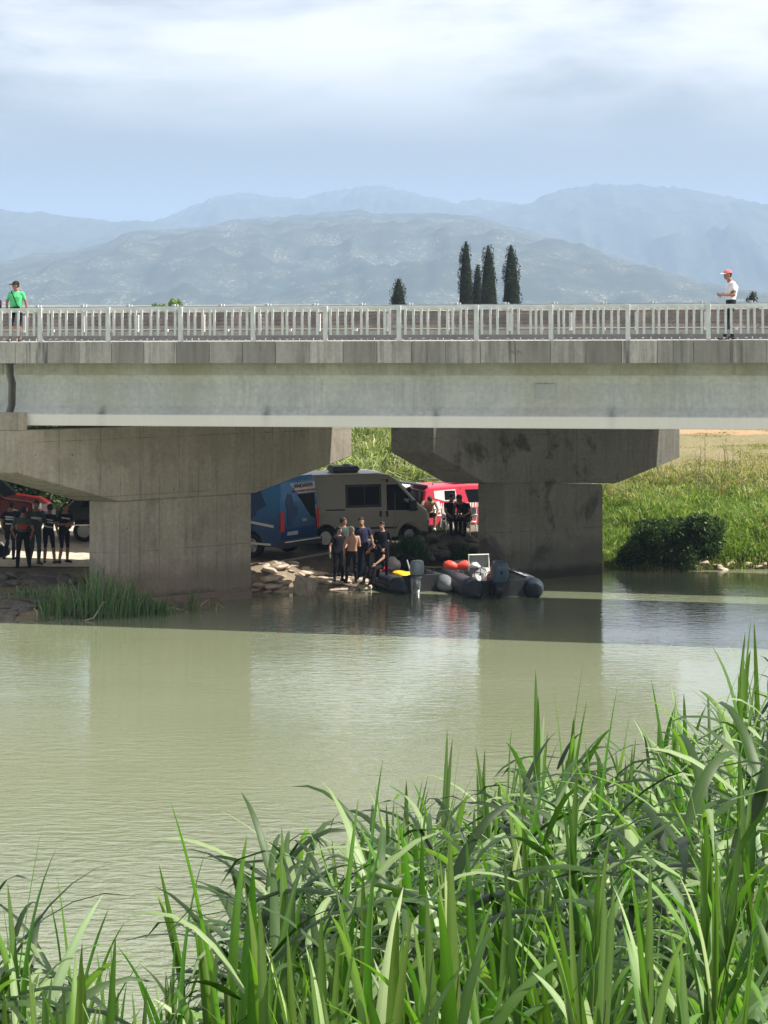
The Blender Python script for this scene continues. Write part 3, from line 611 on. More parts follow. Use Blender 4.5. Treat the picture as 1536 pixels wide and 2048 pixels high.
person('person in black with short trousers at the right end of the left group, arms folded', gl_at(128, 1125), R(35), 1.74, dict(el=(.26, -.05, 1.13), wl=(.02, -.20, 1.12), er=(-.26, -.05, 1.13), wr=(-.02, -.18, 1.16)), top=BLACKC, sleeve='short', legs=BLACKC, shorts=True, bands=[(.36, .40, VESTSTR)], group=gl, skin=SKIN_D, shoes=BLACKC)
# --- group by the boats
gm = 'people gathered on the rocks beside the boats'
def gm_at(px, yf, z=.24): d = (H - z) * F / (yf - HY); return G(px, d, z)
person('person in dark clothes with pale blue gloves, leftmost of the group by the boats', gm_at(676, 1163), R(30), 1.60, dict(el=(.25, -.06, 1.16), wl=(.06, -.30, 1.08), er=(-.27, .04, 1.14), wr=(-.30, -.02, .90), face=(.5, -.9, -.25)), top=BLACKC, sleeve='short', legs=BLACKC, gloves=GLOVE, group=gm, shoes=BLACKC)
person('person with cropped dark hair standing behind the one in gloves', gm_at(688, 1152, .34), R(25), 1.72, dict(face=(.8, -.6, -.1)), top=GREYG, sleeve='short', legs=NAVY, group=gm, shoes=BLACKC)
person('shirtless man seen from behind in dark trousers, light hair, at the centre of the group', gm_at(704, 1166), R(196), 1.64, dict(face=(-.3, -.9, -.35), el=(.25, .02, 1.13), wl=(.25, .00, .88), er=(-.25, .02, 1.14), wr=(-.10, -.22, 1.16), al=(.15, .02, .09), ar=(-.13, .0, .09), head=(0, -.04, 1.61)), top=None, legs=BLACKC, hair=HAIR_L, skin=SKIN, group=gm, vox=.011, shoes=BLACKC)
person('tall man in navy T-shirt facing the camera behind the shirtless man', gm_at(727, 1158, .30), R(8), 1.80, dict(face=(-.1, -1, -.15), wl=(.29, -.03, .88)), top=NAVYT, sleeve='short', legs=NAVY, group=gm, vox=.011, shoes=BLACKC)
person('man in long-sleeved black top standing alone at the right of the group, hands clasped low', gm_at(766, 1160, .30), R(-5), 1.70, dict(face=(-.35, -1, -.1), el=(.25, .02, 1.14), wl=(.07, -.16, .95), er=(-.25, .02, 1.14), wr=(-.03, -.18, .93)), top=BLACKC, sleeve='long', legs=BLACKC, group=gm, vox=.011, shoes=BLACKC)
def mug(o, J, fc, side, upv, h): pass
person('seated man on the inflatable boat side raising one hand to his mouth', gm_at(758, 1170, .12) + Vector((0, -.15, .10)), R(-35), 1.72, dict(face=(-.2, -1, -.12), er=(-.27, -.24, .88), wr=(-.07, -.24, 1.06), el=(.24, -.12, .74), wl=(.14, -.36, .58), kl=(.16, -.42, .46), al=(.16, -.58, .09), kr=(-.12, -.44, .44), ar=(-.13, -.60, .09), cr=1.0), base=SIT, top=NAVY, sleeve='short', legs=BLACKC, hair=HAIR_L, group=gm, vox=.011, shoes=BLACKC)
# --- group on the ledge to the right
gr = 'people resting on the ledge near the red pickup'
def gr_at(px, yf, z=.97): d = (H - z) * F / (yf - HY); return G(px, d, z)
person('shirtless man bending at the open tailgate between the grey van and the red pickup', gr_at(814, 1066, .97) + Vector((0, 3.2, -.52)), R(165), 1.74, dict(waist=(0, 0, 1.10), chest=(0, -.06, 1.29), neck=(0, -.12, 1.45), head=(0, -.18, 1.58), el=(.34, .06, 1.13), wl=(.20, -.02, .98), er=(-.26, -.06, 1.12), wr=(-.22, -.25, 1.0), face=(.5, -.9, -.5), sl=(.185, -.07, 1.38), sr=(-.185, -.07, 1.38)), top=None, legs=BLACKC, skin=SKIN, group=gr, vox=.012)
person('shirtless man with dark shorts and white shoes sitting hunched beside the grey van', gr_at(857, 1062, .97) + Vector((0, .25, .02)), R(5), 1.78, dict(waist=(0, -.02, .64), chest=(0, -.16, .82), neck=(0, -.33, .93), head=(0, -.45, .98), sl=(.19, -.24, .88), sr=(-.19, -.24, .88), face=(0, -.6, -.9), el=(.27, -.36, .66), wl=(.20, -.46, .46), er=(-.27, -.36, .66), wr=(-.2, -.46, .46)), base=SIT, top=None, legs=BLACKC, shorts=True, skin=SKIN_D, shoes=PLAST_W, group=gr, vox=.012)
person('person in black sitting upright on the white chair, left of the two seated figures', gr_at(902, 1068, .97), R(18), 1.78, dict(face=(.5, -1, -.3)), base=SIT, top=BLACKC, sleeve='short', legs=BLACKC, skin=SKIN_D, group=gr, vox=.012, shoes=BLACKC)
person('person in black sitting and leaning left, the seated figure nearest the right pier', gr_at(934, 1069, .97), R(-30), 1.80, dict(waist=(.0, -.02, .64), chest=(-.05, -.12, .83), neck=(-.10, -.20, .99), head=(-.14, -.27, 1.12), sr=(-.24, -.12, .91), sl=(.12, -.14, .94), face=(-.6, -.8, -.4), el=(.30, -.34, .72), wl=(.22, -.5, .66)), base=SIT, top=BLACKC, sleeve='short', legs=BLACKC, skin=SKIN_D, group=gr, vox=.012, shoes=BLACKC)

def chair(label, loc, rz, mat, h=.42):
    e = empty('chair', loc, rz, label, 'chair', 'chairs on the ledge')
    bm = bmesh.new(); box(bm, -.23, .23, -.21, .21, h - .03, h, .012); mesh_obj('seat', bm, mat, e)
    bm = bmesh.new(); prism(bm, [(-.22, .21, h + .08), (.22, .21, h + .08), (.20, .27, h + .42), (-.20, .27, h + .42)], (0, .02, 0)); mesh_obj('backrest', bm, mat, e)
    for x in (-1, 1):
        for y in (-1, 1):
            bm = bmesh.new(); tube(bm, [(x * .20, y * .18, h - .02), (x * .24, y * .24, 0)], [.022, .016], 6); mesh_obj('leg', bm, mat, e)
        bm = bmesh.new(); tube(bm, [(x * .21, .22, h), (x * .235, .25, h + .2), (x * .24, .1, h + .22), (x * .24, -.18, h + .2), (x * .22, -.2, h - .01)], .015, 6); mesh_obj('armrest', bm, mat, e)
    return e
chair('white plastic chair under the upright seated person in black', gr_at(902, 1068, .97), R(18), PLAST_W)
chair('white plastic chair under the leaning seated person beside the pier', gr_at(934, 1069, .97), R(-30), PLAST_W)
chair('dark folding stool-like chair under the hunched shirtless man', gr_at(857, 1062, .97) + Vector((0, .27, .02)), R(5), BLACKP)
chair('empty white plastic chair left of the two seated people in black', gr_at(888, 1060, .97) + Vector((0, .6, 0)), R(60), PLAST_W)

# ------------------------------------------------------------------ vehicles (local frame: x forward, y left)
GLASS = M('dark_glass', .2, .05).col((.008, .011, .013)).m; TYRE = plain('tyre', (.02, .02, .02), .9, .2); RIM = plain('alloy', (.45, .45, .46), .35, .5, .1, .6)
GREYV = M('grey_van_paint', .35, .5).col((.35, .335, .29)).m; CHROME = plain('chrome', (.8, .8, .8), .15, .5, .02, 1.0); LAMP_R = M('tail_lamp', .2, .6).col((.55, .02, .03)).m; LAMP_W = M('lamp_lens', .1, .8).col((.75, .78, .8)).m
REDP = M('red_paint', .30, .5).col((.62, .05, .09)).m; REDS = M('dark_red_paint', .25, .4).col((.17, .008, .008)).m; BLKP = M('black_paint', .2, .6).col((.012, .012, .014)).m; WHTP = M('white_paint', .3, .5).col((.78, .78, .76)).m
m = M('blue_van_wrap', .3, .5); s_ = m.new('ShaderNodeSeparateXYZ'); m.l.new(m.new('ShaderNodeTexCoord').outputs['Object'], s_.inputs[0])
nz = m.noise(m.co(scale=(1, 1, 1)), 1.4, 3); g_ = m.rng(m.math('ADD', s_.outputs['Z'], m.math('MULTIPLY', nz, .8)), .7, 2.9)
m.col(m.mix(g_, (.003, .012, .07), (.015, .20, .50))); BLUEV = m.m
def wheel(e, x, y, r, w_=.22, side=1):
    bm = bmesh.new(); n = 24
    prof = [(.62 * r, -w_ / 2), (.95 * r, -w_ / 2), (r, -w_ / 2 + .03), (r, w_ / 2 - .03), (.95 * r, w_ / 2), (.62 * r, w_ / 2)]
    rings = [[bm.verts.new((math.cos(a) * pr, py, math.sin(a) * pr)) for pr, py in prof] for a in [2 * math.pi * k / n for k in range(n)]]
    for i in range(n):
        for k in range(len(prof)): bm.faces.new((rings[i][k], rings[i][(k + 1) % 6], rings[(i + 1) % n][(k + 1) % 6], rings[(i + 1) % n][k]))
    bmesh.ops.recalc_face_normals(bm, faces=bm.faces)
    wo = mesh_obj('wheel', bm, TYRE, e, True); wo.location = (x, y, r)
    bm = bmesh.new(); yy_ = side * (w_ / 2 - .03)
    tube(bm, [(0, -yy_, 0), (0, yy_ * .6, 0)], .60 * r, 20); tube(bm, [(0, yy_ * .6, 0), (0, yy_ * 1.2, 0)], .14 * r, 12)
    for k in range(5):
        a = 2 * math.pi * k / 5; ca, sa = math.cos(a), math.sin(a)
        prism(bm, [Vector((ca * .1 * r - sa * .07 * r * q, yy_ * .6, sa * .1 * r + ca * .07 * r * q)) if 0 else Vector((ca * rr - sa * q, yy_ * .61, sa * rr + ca * q)) for rr, q in ((.1 * r, -.08 * r), (.6 * r, -.11 * r), (.6 * r, .11 * r), (.1 * r, .08 * r))], (0, yy_ * .5, 0))
    mesh_obj('rim', bm, RIM, wo)
    return wo
def arch(cx, r, n=8): return [(cx + r * math.cos(a), .0 + r * math.sin(a)) for a in np.linspace(math.pi, 0, n)]
def vehicle(name, label, cat, loc, rz, outline, wheels, hw, belt, tum, paint, wr=.34, group=None, arch_r=1.25, endround=.0):
    """outline: top side of the silhouette from the rear-bottom to the front-bottom (x,z); wheels: x positions"""
    e = empty(name, loc, rz, label, cat, group)
    zb = outline[0][1]; low = []
    for cx in sorted(wheels, reverse=True):
        R_ = wr * arch_r; a0 = math.asin(max(-1, min(1, (zb - wr) / R_)))
        low += [(cx + R_ * math.cos(a), wr + R_ * math.sin(a)) for a in np.linspace(a0, math.pi - a0, 12)]
    poly = outline + low
    bm = bmesh.new(); a = [bm.verts.new((x, -hw, z)) for x, z in poly]; b = [bm.verts.new((x, hw, z)) for x, z in poly]; n = len(poly)
    bm.faces.new(a); bm.faces.new(b[::-1])
    for i in range(n): bm.faces.new((a[i], b[i], b[(i + 1) % n], a[(i + 1) % n]))
    bmesh.ops.recalc_face_normals(bm, faces=bm.faces)
    es = [e_ for e_ in bm.edges if abs(e_.verts[0].co.y - e_.verts[1].co.y) < 1e-6 and max(v_.co.z for v_ in e_.verts) > zb + .12 and min(v_.co.z for v_ in e_.verts) >= zb and any(abs(v_.co.z - q[1]) < 1e-5 and abs(v_.co.x - q[0]) < 1e-5 for v_ in e_.verts for q in outline[1:-1])]
    bmesh.ops.bevel(bm, geom=es, offset=.07, segments=3, affect='EDGES', profile=.5)
    for zz_ in [belt] + [belt + k * .16 for k in range(1, 9)]: bmesh.ops.bisect_plane(bm, geom=bm.verts[:] + bm.edges[:] + bm.faces[:], plane_co=(0, 0, zz_), plane_no=(0, 0, 1))
    xs = [p_[0] for p_ in outline]; x0, x1 = min(xs), max(xs)
    for k in (.12, .3, .6): 
        for xx in (x0 + k, x1 - k): bmesh.ops.bisect_plane(bm, geom=bm.verts[:] + bm.edges[:] + bm.faces[:], plane_co=(xx, 0, 0), plane_no=(1, 0, 0))
    def HWf(x, z):
        w_ = hw - max(0, z - belt) * tum; w_ -= endround * max(0, 1 - (x1 - x) / .7) ** 2 + endround * .3 * max(0, 1 - (x - x0) / .5) ** 2
        return w_ / hw
    for v_ in bm.verts: v_.co.y *= HWf(v_.co.x, v_.co.z)
    body = mesh_obj('body', bm, paint, e)
    md = body.data; 
    for p_ in md.polygons: p_.use_smooth = False
    e['_h'] = 1; del e['_h']
    for cx in wheels:
        for s in (-1, 1): wheel(e, cx, s * (hw - .12), wr, side=s)
    bm = bmesh.new(); box(bm, min(wheels) - .3, max(wheels) + .3, -hw + .14, hw - .14, zb - .06, zb + .25); mesh_obj('underbody', bm, BLACKP, e)
    e_hw = lambda x, z: hw * HWf(x, z)
    def panel(nm, poly, mat, side=-1, off=.006, th=.012, parent=None, lab=None):
        bm = bmesh.new(); a_ = [bm.verts.new((x, side * (e_hw(x, z) + off), z)) for x, z in poly]; b_ = [bm.verts.new((x, side * (e_hw(x, z) - th), z)) for x, z in poly]; n_ = len(poly)
        bm.faces.new(a_); bm.faces.new(b_[::-1])
        for i in range(n_): bm.faces.new((a_[i], b_[i], b_[(i + 1) % n_], a_[(i + 1) % n_]))
        bmesh.ops.recalc_face_normals(bm, faces=bm.faces); return mesh_obj(nm, bm, mat, parent or e, label=lab)
    def endpanel(nm, poly, mat, x=None, off=.006, th=.02, parent=None, slope=None):
        """poly of (y, z) on the rear (x = rear face)"""
        bm = bmesh.new(); xx = (lambda z: slope(z)) if slope else (lambda z: x)
        prism(bm, [(xx(z) - off, y, z) for y, z in poly], (th, 0, 0)); return mesh_obj(nm, bm, mat, parent or e)
    return e, body, panel, endpanel
def rect(x0, x1, z0, z1): return [(x0, z0), (x1, z0), (x1, z1), (x0, z1)]

VAN = [(-2.42, .34), (-2.45, .9), (-2.42, 1.7), (-2.36, 2.20), (-2.28, 2.32), (.55, 2.34), (.95, 2.28), (1.25, 2.10), (2.02, 1.36), (2.36, 1.14), (2.44, .94), (2.48, .55), (2.42, .32)]
# grey van
g0 = G(650, 69.3, .62); hd = R(15); fw = Vector((math.cos(hd), math.sin(hd), 0)); lf = Vector((-fw.y, fw.x, 0))
loc = g0 + fw * 1.42 * .88 + lf * .84
SXV = 1
e, body, pan, endp = vehicle('grey_van', 'dull grey high-roof van with dark side window and roof air conditioner, parked side-on in shade', 'van', loc, hd, VAN, (-1.42, 1.66), .98, 1.15, .10, GREYV, .35, endround=.18)
e.scale = (.88, 1, 1)
pan('window', rect(-.70, .62, 1.28, 2.0), BLACKP, -1, .004)
w_ = pan('side_window', rect(-.60, -.02, 1.36, 1.92), GLASS, -1, .012); pan('side_window', rect(.02, .54, 1.36, 1.92), GLASS, -1, .012)
dr = pan('door_window', [(.82, 1.18), (1.98, 1.16), (1.80, 1.42), (1.22, 1.98), (.82, 1.98)], GLASS, -1, .008)
bm = bmesh.new(); box(bm, 1.60, 1.86, -1.20, -1.02, 1.15, 1.50, .03); mesh_obj('side_mirror', bm, BLACKP, e)
for s in (-1, 1):
    pan('trim_strip', rect(-2.2, -.72, 1.20, 1.245), BLACKP, s, .006); pan('rub_strip', rect(-.95, 1.2, .60, .66), BLACKP, s, .008)
pan('door_handle', rect(.54, .62, .98, 1.16), BLACKP, -1, .02); pan('door_handle', rect(.78, .86, .98, 1.16), BLACKP, -1, .02)
pan('vent', rect(.80, .88, 2.05, 2.15), BLACKP, -1, .01)
for x in (.70, -.78): pan('door_seam', rect(x, x + .012, .45, 2.15), BLACKP, -1, .003)
pan('roof_seam', rect(-2.3, .9, 2.12, 2.13), BLACKP, -1, .003)
bm = bmesh.new(); prism(bm, [(1.27, -.74, 2.085), (1.27, .74, 2.085), (2.02, .86, 1.385), (2.02, -.86, 1.385)], (.02, 0, .02)); mesh_obj('windscreen', bm, GLASS, e)
bm = bmesh.new(); prism(bm, [(-1.02, -.42, 2.345), (-.02, -.42, 2.345), (-.02, .42, 2.345), (-1.02, .42, 2.345)], (0, 0, .19)); bmesh.ops.bevel(bm, geom=bm.edges[:], offset=.05, segments=2, affect='EDGES'); ac = mesh_obj('air_conditioner', bm, plain('ac_casing', (.10, .11, .11), .6), e)
bm = bmesh.new(); tube(bm, [(-.4, 0, 2.5), (-.4, 0, 2.58)], [.22, .12], 14); mesh_obj('fan_cover', bm, BLACKP, ac)
for s in (-1, 1): bm = bmesh.new(); box(bm, 2.24, 2.43, s * .72 - .14, s * .72 + .10, .82, 1.02, .03); mesh_obj('headlight', bm, LAMP_W, e)
bm = bmesh.new(); box(bm, 2.25, 2.54, -.84, .84, .36, .62, .04); mesh_obj('bumper', bm, BLACKP, e)
# blue van
c0 = G(560, 66.6, .62); hd = math.atan2(.57, -.82); fw = Vector((math.cos(hd), math.sin(hd), 0)); lf = Vector((-fw.y, fw.x, 0))
loc = c0 + fw * 2.85 - lf * 1.0 + Vector((0, 0, -.02))
VANB = [(-2.80, .36), (-2.84, .9), (-2.82, 1.7), (-2.76, 2.30), (-2.66, 2.44), (1.1, 2.46), (1.6, 2.36), (2.3, 1.55), (2.9, 1.15), (3.0, .7), (2.95, .36)]
e, body, pan, endp = vehicle('blue_van', 'blue rescue van with diver pictures and a white-topped rear door, backed towards the pier', 'van', loc, hd, VANB, (-1.75, 1.85), 1.0, 1.2, .07, BLUEV, .36, endround=.1)
WHITEV = M('white_door_paint', .35, .5).col((.60, .62, .60)).m; REDTXT = plain('red_lettering', (.35, .03, .03)); BLUETXT = plain('navy_lettering', (.01, .02, .09)); DIVER = plain('diver_picture_ink', (.006, .045, .15), .4, .4)
xr = lambda z: np.interp(z, [.36, .9, 1.7, 2.3], [-2.80, -2.84, -2.82, -2.76]) - .004
wp = endp('door_panel', [(.42, 2.24), (-.84, 2.24), (-.86, 1.3), (-.90, 1.05)], WHITEV, slope=xr)
endp('rear_window', [(.08, 1.90), (-.78, 1.90), (-.82, 1.10), (-.60, 1.18)], GLASS, slope=xr, off=.014)
endp('tail_lamp', [(.98, 1.42), (.80, 1.42), (.80, .82), (.98, .82)], LAMP_R, slope=xr, off=.03); endp('tail_lamp', [(-.98, 1.42), (-.84, 1.42), (-.84, .82), (-.98, .82)], LAMP_R, slope=xr, off=.03)
endp('number_plate', [(.62, .80), (.10, .80), (.10, .69), (.62, .69)], plain('plate', (.45, .48, .5), .4), slope=xr, off=.015)
endp('door_seam', [(.012, 2.3), (-.0, 2.3), (-.0, .5), (.012, .5)], BLACKP, slope=xr, off=.009)
endp('door_handle', [(-.08, 1.15), (-.32, 1.15), (-.32, 1.07), (-.08, 1.07)], plain('handle_grey', (.3, .33, .36), .4), slope=xr, off=.03)
endp('diver_picture', [(.55, 1.95), (.35, 1.9), (.30, 1.6), (.10, 1.5), (.12, 1.25), (.35, 1.2), (.42, .95), (.60, 1.0), (.62, 1.5), (.70, 1.7)], DIVER, slope=xr, off=.008)
bm = bmesh.new(); box(bm, -2.96, -2.75, -1.0, 1.0, .34, .55, .03); mesh_obj('bumper', bm, BLACKP, e)
bm = bmesh.new(); box(bm, -2.975, -2.962, -.9, .9, .50, .53); mesh_obj('bumper_strip', bm, PLAST_W, e)
pan('diver_picture', [(-2.0, 2.2), (-1.75, 2.25), (-1.55, 2.1), (-1.5, 1.8), (-1.15, 1.7), (-1.2, 1.55), (-1.6, 1.5), (-1.7, 1.1), (-1.55, .8), (-1.9, .8), (-1.95, 1.4), (-2.3, 1.6), (-2.15, 1.85)], DIVER, 1, .006)
pan('wave_stripe', [(-2.6, 1.02), (-1.2, 1.16), (-.2, 1.12), (-.2, 1.04), (-1.2, 1.08), (-2.6, .94)], WHITEV, 1, .006)
pan('sill_trim', rect(-2.5, 2.5, .40, .46), PLAST_W, 1, .01)
def text(parent, body_, size, mat, mtx, name='lettering', ext=.004):
    cu = bpy.data.curves.new('t', 'FONT'); cu.body = body_; cu.size = size; cu.extrude = ext; cu.align_x = 'CENTER'; ob = bpy.data.objects.new('t', cu); COL.objects.link(ob)
    me = bpy.data.meshes.new_from_object(ob.evaluated_get(bpy.context.evaluated_depsgraph_get())); bpy.data.objects.remove(ob)
    me.materials.clear(); me.materials.append(mat); o = bpy.data.objects.new(name, me); COL.objects.link(o); o.parent = parent; o.matrix_local = mtx; return o
# rear face: text right = -y direction (seen from behind), up = z, normal = -x
RM = Matrix(((0, 0, -1, 0), (-1, 0, 0, 0), (0, 1, 0, 0), (0, 0, 0, 1)))
text(wp, 'JANDARMA', .19, BLUETXT, Matrix.Translation((-2.795, -.25, 2.09)) @ RM)
text(wp, 'SUALTI ARAMA-KURTARMA', .095, REDTXT, Matrix.Translation((-2.812, -.25, 1.96)) @ RM)
# red pickup (rear to the left, hidden behind the pier on the right)
PK = [(-2.55, .55), (-2.60, .95), (-2.55, 1.10), (-2.42, 1.68), (-2.30, 1.80), (-.9, 1.86), (.55, 1.84), (1.35, 1.18), (2.45, 1.05), (2.60, .85), (2.62, .5)]
pd = 74.2
def by_px(px0, d, hd, lx, ly, z):     # place a vehicle so that its local point (lx, ly) sits at (px0, d)
    fw = Vector((math.cos(hd), math.sin(hd), 0)); lf = Vector((-fw.y, fw.x, 0)); return G(px0, d, z) - fw * lx - lf * ly
hd = R(20); loc = by_px(848, 73.4, hd, -2.5, -.9, .40)
e, body, pan, endp = vehicle('red_pickup', 'red pickup with canopy, white-striped side and raised rear hatch, mostly behind the right pier', 'pickup', loc, hd, PK, (-1.45, 1.6), .90, 1.08, .16, REDP, .40, endround=.08)
pan('side_window', [(-2.12, 1.66), (-1.35, 1.70), (-1.30, 1.32), (-1.75, 1.32), (-2.10, 1.42)], LAMP_W, -1, .006, lab='canopy side window reflecting the sky')  # pale lens colour stands in for sky mirrored in the glass
pan('side_window', rect(-1.74, -1.36, 1.36, 1.66), GLASS, -1, .012)
pan('side_window', [(-1.0, 1.68), (-.45, 1.68), (-.45, 1.25), (-.88, 1.25)], GLASS, -1, .008); pan('side_window', [(-.38, 1.68), (.35, 1.66), (.80, 1.22), (-.38, 1.25)], GLASS, -1, .008)
pan('door_seam', rect(-1.18, -1.16, .75, 1.75), BLACKP, -1, .004)
for k in range(34): pan('stripe', [(-2.30 + k * .095, 1.10), (-2.245 + k * .095, 1.10), (-2.225 + k * .095, 1.25), (-2.28 + k * .095, 1.25)], PLAST_W, -1, .006)
pan('wheel_arch', [( -1.45 + .56 * math.cos(a), .40 + .56 * math.sin(a)) for a in np.linspace(0, math.pi, 14)] + [(-1.45 + .49 * math.cos(a), .40 + .49 * math.sin(a)) for a in np.linspace(math.pi, 0, 14)], BLACKP, -1, .03)
bm = bmesh.new(); prism(bm, [(-2.30, -.74, 1.80), (-2.30, .74, 1.80), (-3.25, .72, 1.93), (-3.25, -.72, 1.93)], (0, 0, .05)); mesh_obj('rear_hatch', bm, BLACKP, e)
endp('cargo_shade_panel', [(-.66, 1.66), (.66, 1.66), (.74, 1.12), (-.74, 1.12)], BLACKP, x=-2.58, off=.01, th=.05)  # black sheet on the body imitates the shaded interior under the hatch
for s in (-1, 1):
    bm = bmesh.new(); tube(bm, [(-2.1, s * .66, 1.84), (-2.1, s * .66, 1.93), (.3, s * .66, 1.96), (.3, s * .66, 1.86)], .02, 6); mesh_obj('roof_rail', bm, BLACKP, e)
bm = bmesh.new(); box(bm, -1.2, .5, -.62, .62, 1.965, 2.03, .01); mesh_obj('roof_box', bm, BLACKP, e)
bm = bmesh.new(); box(bm, -2.70, -2.5, -.88, .88, .50, .68, .03); mesh_obj('bumper', bm, BLACKP, e)
# white car behind the grey van's nose
CAR = [(-2.1, .35), (-2.15, .85), (-1.95, 1.05), (-1.35, 1.45), (.35, 1.48), (1.05, 1.0), (1.95, .85), (2.1, .6), (2.05, .33)]
e, body, pan, endp = vehicle('white_car', 'white estate car almost hidden behind the nose of the grey van', 'car', by_px(800, 76.5, R(168), 0, 0, .42), R(168), [(x, z * 1.12) for x, z in CAR], (-1.3, 1.3), .86, .95, .3, WHTP, .31, endround=.1)
pan('side_window', [(-1.3, 1.08), (.8, 1.08), (.25, 1.5), (-1.2, 1.5)], GLASS, 1, .008); pan('side_window', [(-1.3, 1.08), (.8, 1.08), (.25, 1.5), (-1.2, 1.5)], GLASS, -1, .008)
# red off-roader on the left
SUV = [(-2.2, .5), (-2.25, .95), (-2.2, 1.15), (-2.05, 1.70), (-1.9, 1.80), (.15, 1.82), (.40, 1.76), (1.12, 1.20), (1.95, 1.10), (2.22, .95), (2.30, .70), (2.28, .45)]
e, body, pan, endp = vehicle('red_offroader', 'dark red off-road car cut off by the left picture edge, bonnet pointing right', 'car', by_px(84, 72.5, R(-8), 2.28, -.5, .74), R(-8), SUV, (-1.45, 1.42), .90, 1.12, .18, REDS, .38, endround=.2)
pan('side_window', [(-.95, 1.20), (.92, 1.20), (.32, 1.68), (-.95, 1.70)], GLASS, -1, .008); pan('side_stripe', rect(-2.0, 1.9, .80, .90), PLAST_W, -1, .006); pan('sill', rect(-1.0, 1.0, .48, .54), PLAST_W, -1, .012)
bm = bmesh.new(); box(bm, .78, .98, -1.10, -.94, 1.18, 1.34, .03); mesh_obj('side_mirror', bm, CHROME, e)
pan('door_handle', rect(-.55, -.30, 1.02, 1.06), CHROME, -1, .02)
bm = bmesh.new(); box(bm, 2.06, 2.30, -.86, -.60, .86, 1.04, .03); mesh_obj('headlight', bm, LAMP_W, e)
bm = bmesh.new(); box(bm, 2.10, 2.36, -.84, .84, .44, .70, .04); mesh_obj('bumper', bm, BLACKP, e)
bm = bmesh.new(); prism(bm, [(.42, -.70, 1.735), (.42, .70, 1.735), (1.08, .80, 1.215), (1.08, -.80, 1.215)], (.02, 0, .02)); mesh_obj('windscreen', bm, GLASS, e)
# black car on the left, mostly behind the pier
e, body, pan, endp = vehicle('black_car', 'black car partly hidden behind the left pier, its sloping back towards the standing people', 'car', by_px(122, 70.6, R(4), -2.15, -.4, .74), R(4), [(-2.15, .42), (-2.18, .8), (-2.0, 1.02), (-1.55, 1.50), (-1.1, 1.66), (.4, 1.66), (1.1, 1.1), (2.0, .95), (2.15, .6), (2.1, .4)], (-1.4, 1.35), .88, 1.0, .22, BLKP, .34, endround=.12)
pan('side_window', [(-1.55, 1.1), (.85, 1.1), (.35, 1.55), (-1.15, 1.58)], GLASS, -1, .008); pan('sill', rect(-2.0, 1.9, .52, .56), CHROME, -1, .012)
bm = bmesh.new(); box(bm, -2.26, -2.0, -.80, .80, .46, .62, .03); bp_ = mesh_obj('bumper', bm, BLACKP, e); bm = bmesh.new(); box(bm, -2.275, -2.262, -.7, .7, .58, .61); mesh_obj('chrome_strip', bm, CHROME, bp_)
# dark kit bag at the left edge
bm = bmesh.new(); ball(bm, (0, 0, .18), (.34, .22, .20), 3); 
for v_ in bm.verts: v_.co += Vector((random.uniform(-.03, .03), random.uniform(-.03, .03), random.uniform(-.03, .03)))
o = mesh_obj('kit_bag', bm, BLACKC, None, True); o.location = gl_at(-2, 1114); tag(o, 'dark bundled kit bag on the ground at the left picture edge', 'bag')
bm = bmesh.new(); tube(bm, [(-.15, 0, .34), (-.08, 0, .44), (.08, 0, .44), (.15, 0, .34)], .014, 6); mesh_obj('handle', bm, PLAST_W, o)

# ------------------------------------------------------------------ boats
TUBE_M = plain('boat_tube_grey', (.045, .055, .07), .45, .4, .2, sc_=3); TUBE_D = plain('boat_tube_dark', (.03, .035, .042), .5, .4, .2, sc_=3); CONE_M = plain('boat_cone', (.022, .035, .05), .5, .4); CONE_G = plain('boat_cone_grey', (.16, .17, .18), .6, .3); FLOORM = plain('boat_floor', (.10, .11, .11), .7)
TOPG = plain('light_grey_hypalon', (.34, .35, .37), .6, .3, .1)
def rib(label, loc, rz, length, beam, r, tube_mat, cone_mat, deckm):
    """local frame: stern at x=0, bow at +x"""
    e = empty('inflatable_boat', loc, rz, label, 'boat', 'inflatable boats moored at the bank'); hb = beam / 2 - r; zc_ = r * .78
    for s in (-1, 1):
        bm = bmesh.new(); pts = [(.0, s * hb, zc_)] + [(length * u * .62, s * hb, zc_) for u in (.15, .4, .7, 1)] + [(length * (.62 + .33 * math.sin(a)), s * hb * math.cos(a) ** .8, zc_ + .10 * math.sin(a) ** 2) for a in np.linspace(.2, math.pi / 2 - .05, 7)] + [(length * .955, 0, zc_ + .10)]
        tube(bm, pts, [r] * (len(pts) - 1) + [r * .95], 18); t_ = mesh_obj('side_tube', bm, tube_mat, e, True)
        bm = bmesh.new(); tube(bm, [(.02, s * hb, zc_), (-.12, s * hb, zc_ - .005), (-.34, s * hb, zc_ - .05), (-.56, s * hb, zc_ - .09), (-.60, s * hb, zc_ - .10)], [r * 1.015, r * .96, r * .68, r * .24, r * .08], 18); mesh_obj('end_cone', bm, cone_mat[0] if s > 0 else cone_mat[-1], t_, True)
        bm = bmesh.new(); tube(bm, [(.0, s * (hb + r * 1.0), zc_), (length * .62, s * (hb + r * 1.0), zc_)], [.028, .028], 6); mesh_obj('rubbing_strake', bm, BLACKP, t_)
        bm = bmesh.new()
        for u in (.15, .3, .45, .6):
            tube(bm, [(length * u - .12, s * (hb - r * .4), zc_ + r * .88), (length * u, s * (hb - r * .4), zc_ + r * 1.12), (length * u + .12, s * (hb - r * .4), zc_ + r * .88)], .012, 5)
        mesh_obj('grab_line', bm, BLACKP, t_)['kind'] = 'stuff'
    bm = bmesh.new(); box(bm, .05, length * .7, -hb, hb, .05, .16, .01); mesh_obj('floor', bm, deckm, e)
    bm = bmesh.new(); box(bm, -.02, .05, -hb + r * .6, hb - r * .6, -.12, .46, .01); mesh_obj('transom', bm, BLACKP, e)
    return e
